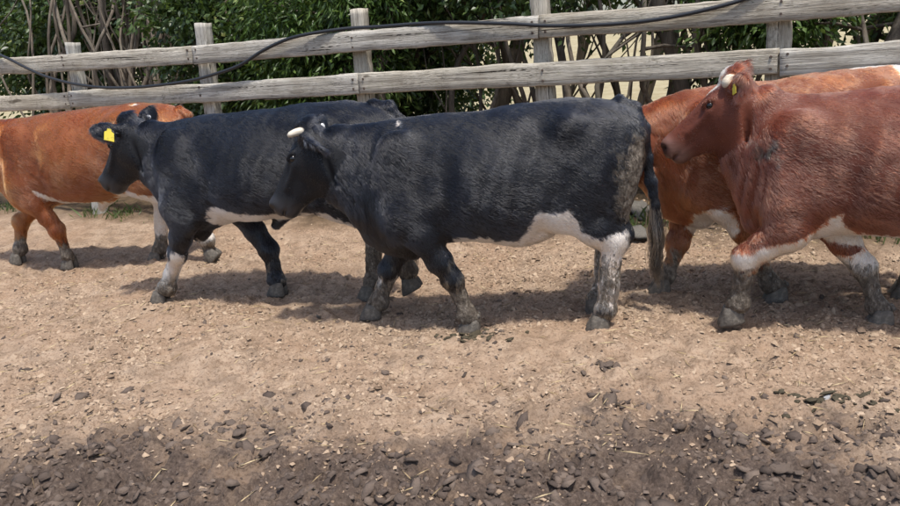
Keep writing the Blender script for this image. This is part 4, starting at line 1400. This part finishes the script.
def blob(n, rx, ry, s0, s1, seed):
    r = np.random.default_rng(seed)
    return [(r.normal() * rx, r.normal() * ry, r.uniform(s0, s1)) for _ in range(n)]


heap('dung_pat', 'dark dry dung clump below the tail of the white-flanked black cow', 'dung', 612, 369, blob(11, .055, .02, .010, .028, 1), M_clod, 81)
heap('dirt_clod', 'single dark round clod below the dry dung clump', 'clod', 611, 408, [(0, 0, .030), (.03, .01, .018), (.08, .02, .014), (.11, .0, .016), (.05, -.02, .012)], M_clod, 82)
heap('dung_pat', 'fresh olive dung by the front hoof of the middle black cow', 'dung', 478, 338, blob(26, .085, .05, .010, .026, 3), M_dung, 83)
heap('dung_pat', 'flattened olive dung patch with a pale stone, lower right', 'dung', 832, 404, blob(34, .15, .06, .008, .022, 4), M_dung, 84)
heap('dirt_clod', 'small dark clod on pale soil at the far left foreground', 'clod', 81, 394, [(0, 0, .026), (.03, .01, .012)], M_clod, 85)
heap('dirt_clod', 'dark clod pair left of the photo centre foreground', 'clod', 270, 452, [(0, 0, .034), (.05, .015, .02), (-.05, -.01, .016)], M_clod, 86)
heap('dirt_clod', 'big dark clod among the mud at the bottom right', 'clod', 782, 473, [(0, 0, .038), (.05, -.02, .02)], M_clod, 87)
heap('dung_pat', 'dark crumbled dung patch below the left black cow', 'dung', 208, 430, blob(30, .10, .05, .008, .024, 8), M_clod, 88)
q = N('grey_stone'); _n = q.noise(q.coord('Object'), 14, 6, .7)
q.l(q.ramp(_n, [(.3, (.09, .083, .072)), (.55, (.19, .175, .15)), (.75, (.30, .28, .245))]), q.b.inputs['Base Color']); q.b.inputs['Roughness'].default_value = .9
q.l(q.bump(_n, .9, .02), q.b.inputs['Normal']); M_stone = q.m
heap('stone', 'grey rock lying at the fence foot behind the cow tail', 'stone', 640, 240, [(0, 0, .115)], M_stone, 90)
heap('stone', 'upright grey boulder at the fence foot behind the cow tail', 'stone', 641, 222, [(0, 0, .12), (.02, .02, .10)], M_stone, 91)
heap('stone', 'small pale stone on the soil left of the middle cow', 'stone', 318, 313, [(0, 0, .022)], M_stone, 92)
heap('stone', 'whitish stone in the olive dung patch at lower right', 'stone', 826, 401, [(0, 0, .020)], simple_mat('pale_stone', (.30, .30, .31), .7), 93)

# straw and twigs
r = np.random.default_rng(75)
n = 900
x = r.uniform(-4.4, 3.2, n); y = r.uniform(2.2, 6.8, n); a = r.uniform(0, 6.28, n); L = r.uniform(.02, .075, n); wd = r.uniform(.0012, .003, n)
dx, dy = np.cos(a), np.sin(a)
e0 = np.stack([x - dx * L, y - dy * L], 1); e1 = np.stack([x + dx * L, y + dy * L], 1)
z0 = ground_h(e0[:, 0], e0[:, 1]) + .006; z1 = ground_h(e1[:, 0], e1[:, 1]) + r.uniform(.004, .02, n)
sx, sy = -dy * wd, dx * wd
V = np.stack([np.stack([e0[:, 0] - sx, e0[:, 1] - sy, z0], 1), np.stack([e0[:, 0] + sx, e0[:, 1] + sy, z0], 1), np.stack([e1[:, 0], e1[:, 1], z1], 1), np.stack([x, y, (z0 + z1) / 2 + .005], 1)], 1).reshape(-1, 3)
i = np.arange(n)[:, None] * 4
F = np.concatenate([i + np.array([[0, 1, 2]]), i + np.array([[0, 2, 3]]), i + np.array([[1, 3, 2]]), i + np.array([[0, 3, 1]])])
o = link_mesh('straw', np_mesh('straw', V, F), clod_material('straw', [(.16, .11, .06), (.40, .30, .17), (.58, .47, .29), (.66, .56, .38)]), smooth=False)
tag(o, 'dry straw bits and twigs scattered over the soil', 'straw', kind='stuff')

# grass and weeds along the fence foot
r = np.random.default_rng(76)
B = []
for t in np.concatenate([r.uniform(-2.5, 9.5, 26), np.array([1.15, 1.25, 1.4, 5.75, 5.9, 6.05, 6.2])]):
    off = r.normal(.05, .10)
    c = FENCE_A + FDIR * t + FNRM * off
    m_ = r.integers(25, 80); hh = r.uniform(.06, .17)
    b = c[:2] + r.normal(size=(m_, 2)) * .09
    B.append(np.concatenate([b, np.full((m_, 1), hh) * r.uniform(.5, 1.2, (m_, 1))], 1))
B = np.concatenate(B); n = len(B)
gz = ground_h(B[:, 0], B[:, 1]) - .01
an = r.uniform(0, 6.28, n); wv_ = r.uniform(.003, .008, n); ln = r.normal(size=(n, 2)) * .45 * B[:, 2:3]
V = np.stack([np.stack([B[:, 0] - np.cos(an) * wv_, B[:, 1] - np.sin(an) * wv_, gz], 1), np.stack([B[:, 0] + np.cos(an) * wv_, B[:, 1] + np.sin(an) * wv_, gz], 1),
              np.stack([B[:, 0] + ln[:, 0] * .4 + np.cos(an) * wv_ * .7, B[:, 1] + ln[:, 1] * .4 + np.sin(an) * wv_ * .7, gz + B[:, 2] * .6], 1), np.stack([B[:, 0] + ln[:, 0], B[:, 1] + ln[:, 1], gz + B[:, 2]], 1)], 1).reshape(-1, 3)
i = np.arange(n)[:, None] * 4
F = np.concatenate([i + np.array([[0, 1, 2]]), i + np.array([[0, 2, 3]])])
o = link_mesh('grass', np_mesh('grass', V, F), M_leaf[2], smooth=False)
tag(o, 'green grass tufts and weeds along the foot of the fence', 'grass', kind='stuff')
